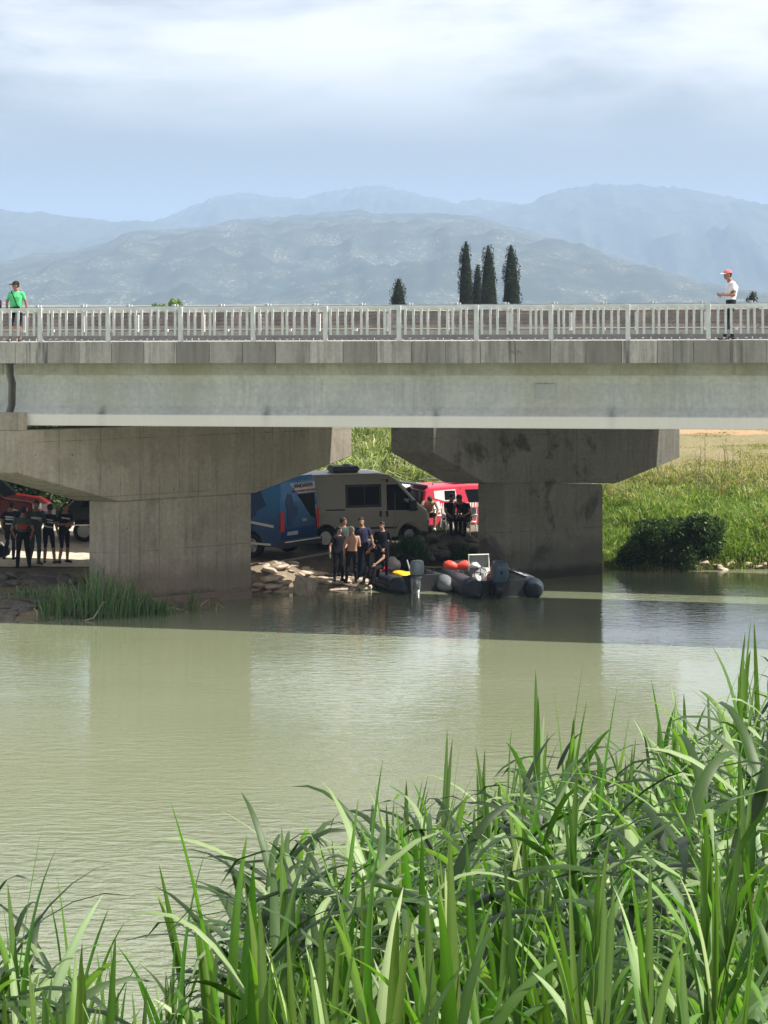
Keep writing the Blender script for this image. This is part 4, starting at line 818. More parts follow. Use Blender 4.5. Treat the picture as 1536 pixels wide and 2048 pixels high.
def outboard(label, loc, rz, cowl, leg, k=1.0, tilt=0.0, hole=True):
    e = empty('outboard_motor', loc, rz, label, 'motor', 'outboard motors'); e.rotation_euler = (0, tilt, rz); e.scale = (k, k, k)
    # local: shaft down, cowling up; +x forward to the boat
    bm = bmesh.new(); secs = [(.50, .13, .12, .02), (.56, .20, .15, .0), (.72, .25, .175, -.02), (.92, .235, .165, -.05), (1.00, .205, .15, -.07), (1.03, .15, .11, -.08)]
    rings = [[bm.verts.new((ox + math.copysign(abs(math.cos(u)) ** .55, math.cos(u)) * a, math.copysign(abs(math.sin(u)) ** .6, math.sin(u)) * b, z)) for u in [2 * math.pi * q / 20 for q in range(20)]] for z, a, b, ox in secs]
    for i in range(len(rings) - 1):
        for q in range(20): bm.faces.new((rings[i][q], rings[i][(q + 1) % 20], rings[i + 1][(q + 1) % 20], rings[i + 1][q]))
    bm.faces.new(rings[0][::-1]); bm.faces.new(rings[-1]); co_ = mesh_obj('cowling', bm, cowl, e, True)
    bm = bmesh.new(); box(bm, -.235, .225, -.178, .178, .575, .60, .004); mesh_obj('cowl_band', bm, BLACKP, co_)
    bm = bmesh.new(); tube(bm, [(.20, .02, .56), (.38, .05, .72), (.52, .08, 1.02)], [.03, .026, .022], 8); mesh_obj('tiller', bm, BLACKP if hole else leg, e)
    if hole:
        bm = bmesh.new(); ball(bm, (-.255, .02, .86), (.03, .055, .085), 2); mesh_obj('air_intake', bm, BLACKP, co_)
    bm = bmesh.new(); prism(bm, [(-.12, -.07, .52), (.12, -.09, .52), (.12, .09, .52), (-.12, .07, .52)], (0, 0, -.30)); tube(bm, [(0, 0, .25), (-.02, 0, -.28)], [.085, .06], 10); bmesh.ops.bevel(bm, geom=[q for q in bm.edges if q.calc_length() > .2], offset=.012, segments=1, affect='EDGES'); mesh_obj('shaft', bm, leg, e, True)
    bm = bmesh.new(); prism(bm, [(-.22, -.10, -.20), (.12, -.06, -.20), (.12, .06, -.20), (-.22, .10, -.20)], (0, 0, .02)); mesh_obj('cavitation_plate', bm, leg, e)
    bm = bmesh.new(); tube(bm, [(.14, 0, -.36), (.05, 0, -.36), (-.14, 0, -.36), (-.2, 0, -.36)], [.02, .06, .055, .03], 10); prism(bm, [(.08, -.008, -.38), (-.08, -.008, -.38), (-.06, -.008, -.56), (.02, -.008, -.54)], (0, .016, 0)); mesh_obj('gear_case', bm, leg, e, True)
    bm = bmesh.new()
    for q in range(3):
        a = 2 * math.pi * q / 3; d_ = Vector((0, math.cos(a), math.sin(a))); t_ = Vector((0, -math.sin(a), math.cos(a)))
        prism(bm, [Vector((-.22, 0, -.36)) + d_ * .03 - t_ * .02, Vector((-.22, 0, -.36)) + d_ * .13 - t_ * .05, Vector((-.19, 0, -.36)) + d_ * .14 + t_ * .05, Vector((-.19, 0, -.36)) + d_ * .03 + t_ * .02], (.006, 0, 0))
    mesh_obj('propeller', bm, leg, e)
    for s in (-1, 1): bm = bmesh.new(); box(bm, .10, .22, s * .11 - .015, s * .11 + .015, .10, .50, .005); mesh_obj('clamp_bracket', bm, leg, e)
    return e
wl = lambda y: H * F / (y - HY)
# left boat: bow up-left on the rocks
hdA = R(112); sA = G(842, wl(1186), 0)
bA = rib('dark grey inflatable boat pulled onto the rocks beside the seated man', sA + Vector((0, .3, .02)), hdA, 3.9, 1.95, .25, TUBE_D, (CONE_M, CONE_G), FLOORM)
bm = bmesh.new(); prism(bm, [(1.50, .62, .44), (1.86, .62, .44), (1.86, .84, .43), (1.50, .84, .43)], (0, 0, .03)); mesh_obj('orange_patch', bm, plain('orange_patch', (.70, .16, .08), .7), bA)
ALU = plain('silver_grey_cowl', (.30, .36, .40), .3, .5, .1, .2); ALU2 = plain('silver_leg', (.52, .55, .56), .35, .5, .1, .5); BLUEG = plain('blue_grey_cowl', (.075, .12, .17), .35, .5, .1); BLK_M = plain('black_leg', (.015, .017, .02), .4, .5)
fwA = Vector((math.cos(hdA), math.sin(hdA), 0)); fwB = None
outboard('silver-grey outboard motor on the stern of the left inflatable boat', sA + Vector((0, .3, .02)) - fwA * .24 + Vector((-.20, -.2, -.08)), hdA, ALU, ALU2, .98, R(4), False)
# right boat
hdB = R(103); sB = G(1008, wl(1196), 0)
bB = rib('dark blue-grey inflatable boat with steering console, moored in front of the right pier', sB + Vector((0, .3, .0)), hdB, 4.0, 2.35, .29, TUBE_M, (CONE_M,), FLOORM)
fwB = Vector((math.cos(hdB), math.sin(hdB), 0)); lfB = Vector((-fwB.y, fwB.x, 0))
bm = bmesh.new()
prism(bm, [(.35, -.70, .53), (2.6, -.70, .53), (2.6, -1.02, .47), (.35, -1.02, .47)], (0, 0, .015)); mesh_obj('wear_patch', bm, TOPG, bB)
bm = bmesh.new(); prism(bm, [(1.35, -.30, .15), (1.85, -.30, .15), (1.95, -.30, .85), (1.55, -.30, .95), (1.40, -.30, .75)], (0, .60, 0)); bmesh.ops.bevel(bm, geom=bm.edges[:], offset=.025, segments=2, affect='EDGES'); cs = mesh_obj('console', bm, plain('console_shell', (.20, .21, .21), .5), bB); cs.location = (-.1, .30, -.30)
bm = bmesh.new(); tube(bm, [(1.60, -.30, .85), (1.66, -.30, 1.32), (1.66, .30, 1.32), (1.60, .30, .85)], .026, 8); tube(bm, [(1.62, -.30, .93), (1.62, .30, .93)], .018, 6); mesh_obj('screen_frame', bm, plain('pale_tube', (.75, .74, .66), .4), cs)
gm_ = M('screen_glass', .05, .6); gm_.b.inputs['Transmission Weight'].default_value = .6; gm_.b.inputs['Base Color'].default_value = (.16, .18, .18, 1)
bm = bmesh.new(); box(bm, 1.635, 1.645, -.27, .27, .95, 1.29); mesh_obj('windscreen', bm, gm_.m, cs)
bm = bmesh.new(); n_ = 20; cc = Vector((1.34, .02, .80)); ax = Vector((-.9, 0, .45)).normalized(); a1 = Vector((0, 1, 0)); a2 = ax.cross(a1)
tube(bm, [cc + (a1 * math.cos(u) + a2 * math.sin(u)) * .19 for u in [2 * math.pi * q / n_ for q in range(n_ + 1)]], .014, 6, cap=False)
for q in range(3): u = 2 * math.pi * q / 3 + .5; tube(bm, [cc, cc + (a1 * math.cos(u) + a2 * math.sin(u)) * .19], .011, 5)
tube(bm, [cc, cc - ax * .12], .02, 6); mesh_obj('steering_wheel', bm, BLACKP, cs)
bm = bmesh.new(); box(bm, .75, 1.15, -.28, .28, .16, .50, .03); mesh_obj('helm_seat', bm, PLAST_W, bB)
outboard('large blue-grey outboard motor tilted on the stern of the right inflatable boat', sB + Vector((0, .3, .0)) - fwB * .22 + Vector((-.24, -.15, -.22)), hdB, BLUEG, BLK_M, 1.28, R(-10))
baseB = sB + Vector((0, .3, 0))
def inB(x, y, z): return baseB + fwB * x + lfB * y + Vector((0, 0, z))
# fire extinguisher
e = empty('fire_extinguisher', inB(.25, .34, .16), 0, 'red fire extinguisher standing in the stern of the right boat', 'extinguisher')
bm = bmesh.new(); tube(bm, [(0, 0, 0), (0, 0, .02), (0, 0, .40), (0, 0, .46), (0, 0, .49)], [.06, .085, .085, .06, .025], 14); mesh_obj('cylinder', bm, LAMP_R, e, True)
bm = bmesh.new(); tube(bm, [(0, 0, .49), (0, 0, .55)], .022, 8); tube(bm, [(0, 0, .53), (.12, 0, .57)], .012, 6); mesh_obj('valve', bm, PLAST_W, e); bm = bmesh.new(); tube(bm, [(0, 0, .52), (-.11, 0, .48), (-.13, 0, .25), (-.10, 0, .1)], .014, 6); mesh_obj('hose', bm, PLAST_W, e)
BUOY = M('orange_red_buoy', .45, .4).col((.90, .10, .06)).m
for i, (px_, y_, l_) in enumerate(((900, 1131, 'orange-red mooring buoy, left one of the pair on the right boat'), (929, 1131, 'orange-red mooring buoy with pale knotted end, right one of the pair on the right boat'))):
    c = P(px_, y_, 64.6); e = empty('mooring_buoy', c, 0, l_, 'buoy', 'orange-red buoys'); dr_ = 1 if i else -1
    bm = bmesh.new(); tube(bm, [(-.26 * dr_, 0, -.06), (-.20 * dr_, 0, -.04), (-.06 * dr_, 0, .0), (.06 * dr_, 0, .02), (.15 * dr_, 0, .02), (.2 * dr_, 0, .01)][::1], [.03, .085, .13, .135, .09, .03], 16); mesh_obj('float', bm, BUOY, e, True)
    bm = bmesh.new(); tube(bm, [(-.33 * dr_, 0, -.08), (-.24 * dr_, 0, -.05)], .028, 8); mesh_obj('rope_eye', bm, PLAST_W, e)
ROPE = plain('yellow_green_rope', (.42, .40, .20), .8)
def rope(label, a, b, sag, r=.016, mat=None):
    bm = bmesh.new(); a, b = Vector(a), Vector(b); tube(bm, [a.lerp(b, u) - Vector((0, 0, sag * 4 * u * (1 - u))) for u in np.linspace(0, 1, 14)], r, 6); return tag(mesh_obj('mooring_rope', bm, mat or ROPE, None, True), label, 'rope', 'mooring ropes')
rope('taut yellow-green rope from the left boat to the buoys', P(848, 1133, 65.6), P(892, 1133, 66.1), .02)
rope('slack pale rope hanging below the taut one between the boats', P(866, 1144, 65.3), P(892, 1140, 65.8), .10)
# gear
def sack(label, c, r, mat, name='gear_bag', cat='bag', group='gear piled in the boats', seed=0):
    bm = bmesh.new(); ball(bm, (0, 0, 0), 1, 3); rr = random.Random(seed)
    for v_ in bm.verts:
        d_ = v_.co.normalized(); k = 1 + .22 * math.sin(3.1 * d_.x + seed) * math.cos(2.7 * d_.z + seed * 1.3) + .10 * math.sin(7 * d_.y + 5 * d_.x + seed * 2); v_.co = Vector((d_.x * r[0] * k, d_.y * r[1] * k, d_.z * r[2] * k))
    o = mesh_obj(name, bm, mat, None, True); o.location = c
    return tag(o, label, cat, group)
sack('white instrument box on the steering console', inB(1.45, .45, .72), (.16, .2, .09), PLAST_W, 'instrument_box', 'box', seed=11)
sack('pale crumpled cloth heaped behind the console', inB(1.0, .15, .42), (.22, .2, .2), PLAST_W, seed=12)
YEL = plain('yellow_bag', (.85, .50, .02), .5); WHT = plain('pale_canvas', (.50, .50, .50), .8, .2, .25, sc_=5); GRY = plain('grey_canvas', (.14, .14, .15), .8, .2, .3)
sack('bright yellow dry bag lying in the left boat', P(806, 1150, 64.6), (.32, .20, .13), YEL, seed=1)
sack('large black bag heaped in the bow of the left boat', P(813, 1129, 66.4), (.44, .3, .24), BLACKC, seed=2)
sack('pale grey bundle beside the seated man', P(788, 1128, 65.9), (.19, .16, .20), WHT, seed=3)
sack('small grey bundle between black bag and yellow bag', P(797, 1147, 65.2), (.16, .15, .12), GRY, seed=4)
sack('white folded canvas in the bow of the right boat', P(915, 1150, 65.6), (.34, .25, .15), WHT, seed=5)
sack('crumpled white sheet under the buoys', P(908, 1142, 65.9), (.30, .2, .13), WHT, seed=6)
sack('dark red coil of canvas on the left tube of the right boat', P(912, 1161, 64.9), (.28, .2, .10), cloth('dark_red_canvas', (.12, .03, .03)), seed=7)
sack('flat white case behind the buoys', P(935, 1128, 66.6), (.30, .2, .07), PLAST_W, seed=8)
sack('brown and red hose bundle beside the steering console', P(946, 1150, 65.0), (.13, .14, .24), cloth('rust_canvas', (.22, .07, .05)), seed=9)
sack('white life vest below the steering wheel', P(972, 1149, 64.2), (.14, .12, .16), PLAST_W, seed=10)

for i_, (px_, y_, d_, r_, m_, lb_) in enumerate(((770, 1138, 64.8, (.12, .1, .08), LAMP_R, 'small red pouch on the left tube of the left boat'), (826, 1152, 64.9, (.13, .12, .10), GRY, 'grey pouch right of the yellow bag'), (856, 1149, 65.2, (.20, .16, .10), BLACKC, 'black bag right of the left outboard motor'),
    (955, 1160, 63.6, (.10, .1, .16), WHT, 'pale bottle-like bundle in the stern of the right boat'), (1000, 1152, 65.0, (.16, .14, .10), PLAST_W, 'white pouch on the starboard side of the right boat'), (938, 1140, 65.5, (.16, .16, .14), WHT, 'white bundle right of the buoys'), (893, 1152, 65.4, (.13, .12, .08), WHT, 'crumpled white cloth at the bow of the right boat'), (984, 1140, 65.3, (.11, .1, .12), YEL, 'small yellow float beside the steering wheel'))):
    sack(lb_, P(px_, y_, d_), r_, m_, seed=20 + i_)

# ------------------------------------------------------------------ rocks
def rockmat(n, a, b):
    m = M(n, .9, .15); co = m.co(); n1 = m.noise(co, 2.2, 6, .65); n2 = m.noise(co, 14, 4, .6)
    c = m.mix(m.rng(n1, .35, .62), a, b); c = m.mix(m.rng(n2, .35, .5, .6, 0), c, tuple(x * .35 for x in a)); m.col(c); m.bump(n2, .7, .03); return m.m
ROCK_L = rockmat('pale_limestone', (.44, .35, .26), (.68, .58, .46)); ROCK_D = rockmat('grey_stone', (.10, .095, .085), (.19, .175, .15)); BOULD = rockmat('boulder_stone', (.30, .25, .19), (.46, .40, .32))
def rock_mesh(seed, mat, sub=4, flat=.6):
    bm = bmesh.new(); bmesh.ops.create_icosphere(bm, subdivisions=sub, radius=1); r_ = np.random.default_rng(seed)
    pl = [(Vector(r_.normal(size=3)).normalized(), r_.uniform(.55, .85)) for _ in range(13)]
    for v_ in bm.verts:
        p = v_.co.copy()
        for n_, k in pl:
            d_ = p.dot(n_)
            if d_ > k: p -= n_ * (d_ - k) * .9
        c = p; f_ = float(fbm(np.array([c.x * 2.2 + seed]), np.array([c.y * 2.2 + c.z * 1.7]), 4, seed)[0]) - .5
        v_.co = p * (1 + f_ * .35); v_.co.z *= flat
    me = bpy.data.meshes.new('rock'); bm.to_mesh(me); bm.free(); me.materials.append(mat); me.shade_smooth(); return me
RL = [rock_mesh(i, ROCK_L, 3) for i in range(6)]; RD = [rock_mesh(20 + i, ROCK_D, 3, .7) for i in range(6)]
def rock(me, loc, s, label, group, name='rock', rz=None):
    o = bpy.data.objects.new(name, me); COL.objects.link(o); o.location = loc; o.scale = s if isinstance(s, tuple) else (s, s, s); o.rotation_euler = (random.uniform(-.2, .2), random.uniform(-.2, .2), random.uniform(0, 6.3) if rz is None else rz)
    return tag(o, label, 'rock', group)
b_ = rock(rock_mesh(77, BOULD, 5, .95), G(610, wl(1190) + .2, .14), (.46, .40, .50), 'rounded boulder standing alone at the water edge, left side shaded', None, 'boulder', .4)
LB = 'pale rock on the sunlit water edge between the left pier and the boats'
for i in range(95):
    px_ = random.uniform(508, 735); k = random.random() ** 1.3 * 2.3 - .05; d_ = float(shore(px_)) + k; s_ = random.uniform(.08, .34) * (1 if k < 1.6 else .6)
    if abs(px_ - 610) < 26 and k < .5: continue
    rock(random.choice(RL), G(px_, d_, gz(px_, d_) + s_ * .10), (s_ * 1.2, s_, s_ * .62), LB, 'pale rocks on the water edge')
for i in range(60):
    px_ = random.uniform(800, 955); d_ = float(shore(px_)) + random.uniform(.02, .8); s_ = random.uniform(.16, .36)
    rock(random.choice(RD), G(px_, d_, max(.02, gz(px_, d_)) - s_ * .1), (s_ * 1.3, s_ * .9, s_ * .85), 'rough grey stone in the bank wall behind the moored boats', 'grey stones of the bank wall')
for i in range(110):
    px_ = random.uniform(-60, 250); d_ = float(shore(px_)) + random.uniform(-.1, 4.6); s_ = random.uniform(.14, .40)
    rock(random.choice(RD), G(px_, d_, gz(px_, d_)), (s_ * 1.4, s_, s_ * .7), 'dark stone in the shaded bank below the left group of people', 'dark stones of the left bank')
for i in range(34):
    px_ = random.choice((random.uniform(1430, 1640), random.uniform(1208, 1262), random.uniform(1208, 1640))); d_ = float(shore(px_)) + random.uniform(-.05, 1.3); s_ = random.uniform(.07, .24)
    rock(random.choice(RL), G(px_, d_, gz(px_, d_)), (s_ * 1.4, s_, s_ * .8), 'pale stone on the right bank at the foot of the green slope', 'pale stones of the right bank')
for px_, d_, s_ in ((150, 59.2, .35), (330, 60.2, .34), (345, 60.6, .22), (300, 59.7, .26), (355, 60.4, .2)):
    rock(random.choice(RD), G(px_, d_, .06), (s_ * 1.5, s_, s_ * .6), 'flat stone at the foot of the left pier', 'flat stones at the pier foot')
# driftwood
WOOD = plain('bleached_wood', (.38, .33, .25), .9, .1, .3)
def stick(label, pts, r=.02):
    bm = bmesh.new(); tube(bm, pts, [r * (1 - .6 * i / (len(pts) - 1)) for i in range(len(pts))], 6); tag(mesh_obj('driftwood', bm, WOOD, None, True), label, 'branch', 'driftwood at the left bank')
stick('bleached branch sloping down from the footing stone', [P(296, 1192, 60), P(310, 1201, 59.6), P(325, 1211, 59.2)], .035)
stick('thin bent stick rising from the water left of the pier middle', [P(159, 1252, 58), P(172, 1240, 58.1), P(187, 1236, 58.1), P(196, 1222, 58.2), P(205, 1206, 58.2), P(212, 1203, 58.2)], .02)
stick('forked stick standing in the water near the left edge', [P(74, 1240, 58), P(74, 1222, 58), P(66, 1216, 58)], .022)
stick('long thin branch lying along the water right of the grass', [P(318, 1222, 59.4), P(345, 1215, 59.6), P(376, 1224, 59.7)], .018)
stick('hooked twig in the shaded water under the left pier', [P(432, 1222, 60), P(434, 1206, 60.1), P(448, 1216, 60)], .016)
stick('arched twig left of the hooked one', [P(396, 1222, 60), P(404, 1208, 60), P(418, 1198, 60.2), P(419, 1214, 60.1)], .018)
# pale kerb edge along the track in front of the vans
bm = bmesh.new(); tube(bm, [G(495, 65.9, .52), G(540, 66.2, .55), G(590, 66.8, .60), G(640, 67.6, .64), G(662, 68.0, .66)], .035, 8); tag(mesh_obj('pipe', bm, plain('pale_pipe', (.24, .24, .22), .8), None, True), 'pale pipe lying along the edge of the track in front of the vans', 'pipe')
# sign far behind between the piers
e = empty('notice_board', G(716, 92, 2.2), R(4), 'small white notice board on posts glimpsed in the gap between the pier tops', 'sign')
bm = bmesh.new(); box(bm, -.55, .55, -.02, .02, .85, 1.6); mesh_obj('panel', bm, PLAST_W, e)
for s in (-1, 1): bm = bmesh.new(); tube(bm, [(s * .42, .03, -.6), (s * .42, .03, 1.5)], .035, 6); mesh_obj('post', bm, BLACKP, e)
bm = bmesh.new(); tube(bm, [(-.2, -.025, 1.0), (0, -.025, 1.4), (.15, -.025, 1.05), (.3, -.025, 1.3)], .02, 5); mesh_obj('mark', bm, GRY, e)

# ------------------------------------------------------------------ leaves and grass (meshes of blades)
def leafmat(name, trans=.35, rough=.5, spec=.35, mul=1.0, tr=(1.25, 1.5, .45)):
    m = M(name, rough, spec); at = m.new('ShaderNodeAttribute', attribute_name='col'); 
    c = m.mix(1.0, at.outputs['Color'], (mul, mul, mul), 'MULTIPLY'); m.col(c)
    t = m.new('ShaderNodeBsdfTranslucent'); m.l.new(m.mix(1.0, c, tr, 'MULTIPLY'), t.inputs[0]); mx = m.new('ShaderNodeMixShader'); mx.inputs[0].default_value = trans
    m.l.new(m.b.outputs[0], mx.inputs[1]); m.l.new(t.outputs[0], mx.inputs[2]); m.l.new(mx.outputs[0], m.n['Material Output'].inputs[0]); return m.m
GRASSM = leafmat('grass_blade'); LEAFM = leafmat('tree_leaf', .25, .5, .3); CYPM = leafmat('cypress_leaf', .08, .8, .1)
def blades(name, root, h, w_, lean, col, parent=None, mat=None, rs=None):
    """arching grass blades: root (N,3), height, width, lean vector (N,2)"""
    n = len(root); r_ = rs or rng; an = r_.uniform(0, math.pi, n); wx = np.stack([np.cos(an), np.sin(an), 0 * an], 1) * (w_ * .5)[:, None]
    L3 = np.concatenate([lean, np.zeros((n, 1))], 1) * h[:, None]; Z3 = np.zeros((n, 3)); Z3[:, 2] = h
    p0 = root; p1 = root + Z3 * .45 + L3 * .15; p2 = root + Z3 * .82 + L3 * .5; p3 = root + Z3 * (1 - .35 * np.linalg.norm(lean, axis=1))[:, None] + L3
    V_ = np.stack([p0 - wx * .6, p0 + wx * .6, p1 - wx, p1 + wx, p2 - wx * .7, p2 + wx * .7, p3], 1).reshape(-1, 3)
    b = np.arange(n)[:, None] * 7; q = np.concatenate([b + [0, 1, 3, 2], b + [2, 3, 5, 4]]); t = b + [4, 5, 6]
    return raw_mesh(name, V_.tolist(), q.tolist() + t.tolist(), mat or GRASSM, parent, np.repeat(col, 7, 0))
def pal(n, cols, r_=None):
    r_ = r_ or rng; c = np.array(cols)[r_.integers(0, len(cols), n)]; return c * r_.uniform(.75, 1.25, (n, 1))
# sloping field on the right
def field(name, label, n, pxa, pxb, ka, kb, hfun, cols, w_=(.02, .045), pw=1.0, patch=None):
    px_ = rng.uniform(pxa, pxb, n); k = ka + rng.random(n) ** pw * (kb - ka); d_ = shore(px_) + k; z = far_ground(px_, d_); X = (px_ - 768) / F * d_
    z = z + (fbm(X * 1.6, d_ * 1.6, 4) - .5) * np.where(k < 4, .26, .10) + (fbm(X * .12, d_ * .12, 3, 5) - .5) * np.clip(k - 12, 0, 20) / 20 * .5
    cl = fbm(X * .55, d_ * .35, 3, 9); h = hfun(k, cl) * rng.uniform(.5, 1.2, n); keep = h > .05; c = pal(n, cols)
    if patch is not None: c = patch(c, X, d_, k, cl)
    root = np.stack([X, d_, z - .04], 1)[keep]; lean = rng.normal(0, .42, (keep.sum(), 2))
    return tag(blades(name, root, h[keep], rng.uniform(w_[0], w_[1], keep.sum()), lean, c[keep]), label, kind='stuff')
lush = [(.13, .22, .035), (.18, .27, .045), (.24, .31, .06), (.10, .17, .03), (.30, .33, .10), (.16, .25, .05)]; dry = [(.40, .33, .18), (.30, .25, .13), (.46, .39, .24), (.22, .22, .09)]
def patchf(c, X, d_, k, cl):
    t = np.clip((k - 8) / 7 + (cl - .5) * 3.2, 0, 1)[:, None]; dr = pal(len(c), dry); sel = rng.random((len(c), 1)) < t * .75; return np.where(sel, dr, c)
field('bank_grass', 'lush green grass and weeds on the right bank', 44000, 1195, 1700, .1, 12, lambda k, cl: np.interp(k, [.1, .8, 3, 12], [.16, .42, .78, .6]) * np.clip(2.6 * cl - .55, .12, 1.9), lush, patch=patchf, w_=(.022, .055))
field('bank_grass', 'drier grass and weeds higher up the right slope', 26000, 1195, 1720, 12, 27, lambda k, cl: np.interp(k, [12, 16, 20, 31], [.5, .25, .10, .07]) * np.clip(2.8 * cl - .7, .15, 2), lush[:3] + dry, patch=patchf, w_=(.02, .05))
field('bank_litter', 'dry stalks and dark twigs along the right waterline', 5200, 1195, 1700, .02, 1.5, lambda k, cl: .22 + 0 * k, [(.10, .075, .045), (.20, .15, .09), (.06, .045, .03), (.13, .14, .05), (.30, .25, .16)], w_=(.02, .05))
field('meadow_grass', 'short patchy grass on the flat field behind', 16000, 1195, 1760, 20, 32, lambda k, cl: .07 * np.clip(4 * cl - 1.1, 0, 2), [(.20, .24, .08), (.34, .29, .16), (.16, .18, .07), (.40, .34, .20)], w_=(.02, .04))
field('reed_thicket', 'pale green reed thicket on the bank between the piers', 30000, 560, 985, 13, 34, lambda k, cl: np.interp(k, [13, 16, 34], [.9, 1.7, 1.9]) * (.55 + .8 * cl), [(.20, .26, .07), (.28, .33, .11), (.36, .39, .17), (.13, .17, .05), (.40, .38, .22), (.08, .11, .04)], w_=(.05, .10))
field('bank_weeds', 'low weeds in the shade along the stone bank', 2600, 780, 960, .5, 1.6, lambda k, cl: .06 + .12 * (cl > .55), [(.04, .09, .03), (.05, .10, .03)], w_=(.015, .03))
# tall weed stems in the field
for i in range(16):
    px_ = random.choice((random.uniform(1395, 1475), random.uniform(1290, 1536))); d_ = float(shore(px_)) + random.uniform(8, 16); z_ = gz(px_, d_); hh = random.uniform(.9, 1.6); bm = bmesh.new()
    tube(bm, [(0, 0, 0), (.02, 0, hh * .5), (random.uniform(-.1, .1), 0, hh)], [.014, .011, .006], 5)
    for q in range(5):
        a = random.uniform(0, 6.3); u = .4 + .12 * q; tube(bm, [(.02, 0, hh * u), (.02 + .14 * math.cos(a), .14 * math.sin(a), hh * u + .14)], [.007, .004], 4)
    o = mesh_obj('dry_stem', bm, plain('dry_stem_skin', (.16, .15, .08)) if i == 0 else bpy.data.materials['dry_stem_skin']); o.location = G(px_, d_, z_); tag(o, 'thin dry weed stem standing above the grass on the right slope', 'weed', 'dry weed stems on the right slope')

def crown(name, n, shape, size, cols, parent=None, mat=None, seed=0, clump=None):
    """leaf-sized quads spread over clumps inside a shape function"""
    r_ = np.random.default_rng(seed); pts = shape(n, r_); m_ = len(pts)
    nrm = r_.normal(size=(m_, 3)); nrm /= np.linalg.norm(nrm, axis=1)[:, None]; t = np.cross(nrm, r_.normal(size=(m_, 3))); t /= np.linalg.norm(t, axis=1)[:, None]; b = np.cross(nrm, t)
    s_ = r_.uniform(size[0], size[1], (m_, 1)); V_ = np.stack([pts - t * s_, pts - b * s_ * .45, pts + t * s_, pts + b * s_ * .45], 1).reshape(-1, 3)
    f = (np.arange(m_)[:, None] * 4 + [0, 1, 2, 3]).tolist(); c = pal(m_, cols, r_)
    return raw_mesh(name, V_.tolist(), f, mat or LEAFM, parent, np.repeat(c, 4, 0))
def clumps(centers, rads, shell=.55):
    def fn(n, r_):
        cs = np.array(centers, float); rd = np.array(rads, float); w_ = rd.prod(1); i = r_.choice(len(cs), n, p=w_ / w_.sum()); d_ = r_.normal(size=(n, 3)); d_ /= np.linalg.norm(d_, axis=1)[:, None]
        return cs[i] + d_ * (r_.uniform(shell, 1.03, (n, 1)) ** .6) * rd[i]
    return fn
BARK = plain('bark', (.12, .09, .06), .95, .1, .3)
def cypress(px_, ytop, wpx, d, label, seed, lop=0.0, base=0.0):
    zt_ = Z(ytop, d); zb_ = 2.4; hh = zt_ - zb_; wr_ = wpx / F * d / 2 * 1.45; e = empty('cypress', G(px_, d, zb_), 0, label, 'tree', 'cypress trees beyond the bridge'); rr = random.Random(seed)
    bm = bmesh.new(); tube(bm, [(0, 0, -.3), (0, 0, hh * .4), (0, 0, hh * .8)], [.22, .13, .04], 8); mesh_obj('trunk', bm, BARK, e, True)
    cs, rd = [], []; n_ = int(hh * 11)
    for q in range(n_):
        u = (q + rr.random()) / n_; rad = wr_ * np.interp(u, [0, .12, .45, .72, .88, .95, 1.0], [.8, .95, 1.0, .93, .80, .66, .40]); a = rr.uniform(0, 6.3); off = rad * rr.uniform(.30, .58)
        cs.append((off * math.cos(a) + lop * u * wr_, off * math.sin(a), .5 + u * (hh - .75))); s_ = rad * rr.uniform(.30, .44); rd.append((s_, s_, s_ * rr.uniform(1.3, 2.0)))
    crown('crown', int(10500 * hh / 11), clumps(cs, rd, .6), (.05, .10), [(.018, .032, .016), (.03, .045, .02), (.04, .055, .026), (.022, .03, .018)], e, CYPM, seed)
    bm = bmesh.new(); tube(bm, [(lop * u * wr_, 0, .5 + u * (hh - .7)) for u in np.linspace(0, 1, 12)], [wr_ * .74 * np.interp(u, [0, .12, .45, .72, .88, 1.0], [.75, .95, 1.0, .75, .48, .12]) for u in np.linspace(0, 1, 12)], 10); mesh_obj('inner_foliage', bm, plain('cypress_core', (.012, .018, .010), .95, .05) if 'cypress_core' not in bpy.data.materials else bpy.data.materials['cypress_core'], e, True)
    return e
cypress(932, 478, 28, 180, 'tallest cypress, leftmost of the row of four behind the railing', 1)
cypress(951, 524, 22, 184, 'short dark cypress tucked behind the tallest one', 2, .25)
cypress(979, 487, 33, 178, 'ragged cypress in the middle of the row', 3, -.1)
cypress(1024, 485, 33, 181, 'ragged cypress at the right end of the row', 4, -.1)
cypress(797, 553, 36, 176, 'short blunt cypress standing apart to the left of the row', 5)
cypress(1505, 578, 27, 176, 'blunt top of a cypress right of the man in the pink cap', 6)
GT = [(.07, .12, .03), (.10, .16, .04), (.14, .20, .06), (.05, .09, .025)]
def tree(label, px_, d, ztop, rad, seed, cols=GT, n=5200, lobes=16, zbase=2.0, low=.25, leaf=(.06, .13), name='broadleaf_tree', group='leafy trees behind the bridge'):
    e = empty(name, G(px_, d, zbase), 0, label, 'tree', group); rr = random.Random(seed); hh = ztop - zbase
    bm = bmesh.new(); tube(bm, [(0, 0, -.3), (.05, 0, hh * .3), (.0, 0, hh * .62)], [.17, .12, .06], 8)
    cs, rd = [], []
    for q in range(lobes):
        a = rr.uniform(0, 6.3); u = rr.uniform(low, 1); r_ = rad * math.sin(min(1, 1.25 - u * .85) * 1.5) * rr.uniform(.3, 1); c = (r_ * math.cos(a), r_ * math.sin(a), hh * (.10 + .80 * u)); cs.append(c); s_ = rad * rr.uniform(.24, .42); rd.append((s_, s_, s_ * .75))
        tube(bm, [(0, 0, hh * .3), (c[0] * .5, c[1] * .5, (hh * .3 + c[2]) / 2 + .1), c], [.07, .04, .015], 6)
    mesh_obj('trunk', bm, BARK, e, True); crown('crown', n, clumps(cs, rd, .35), leaf, cols, e, None, seed); return e
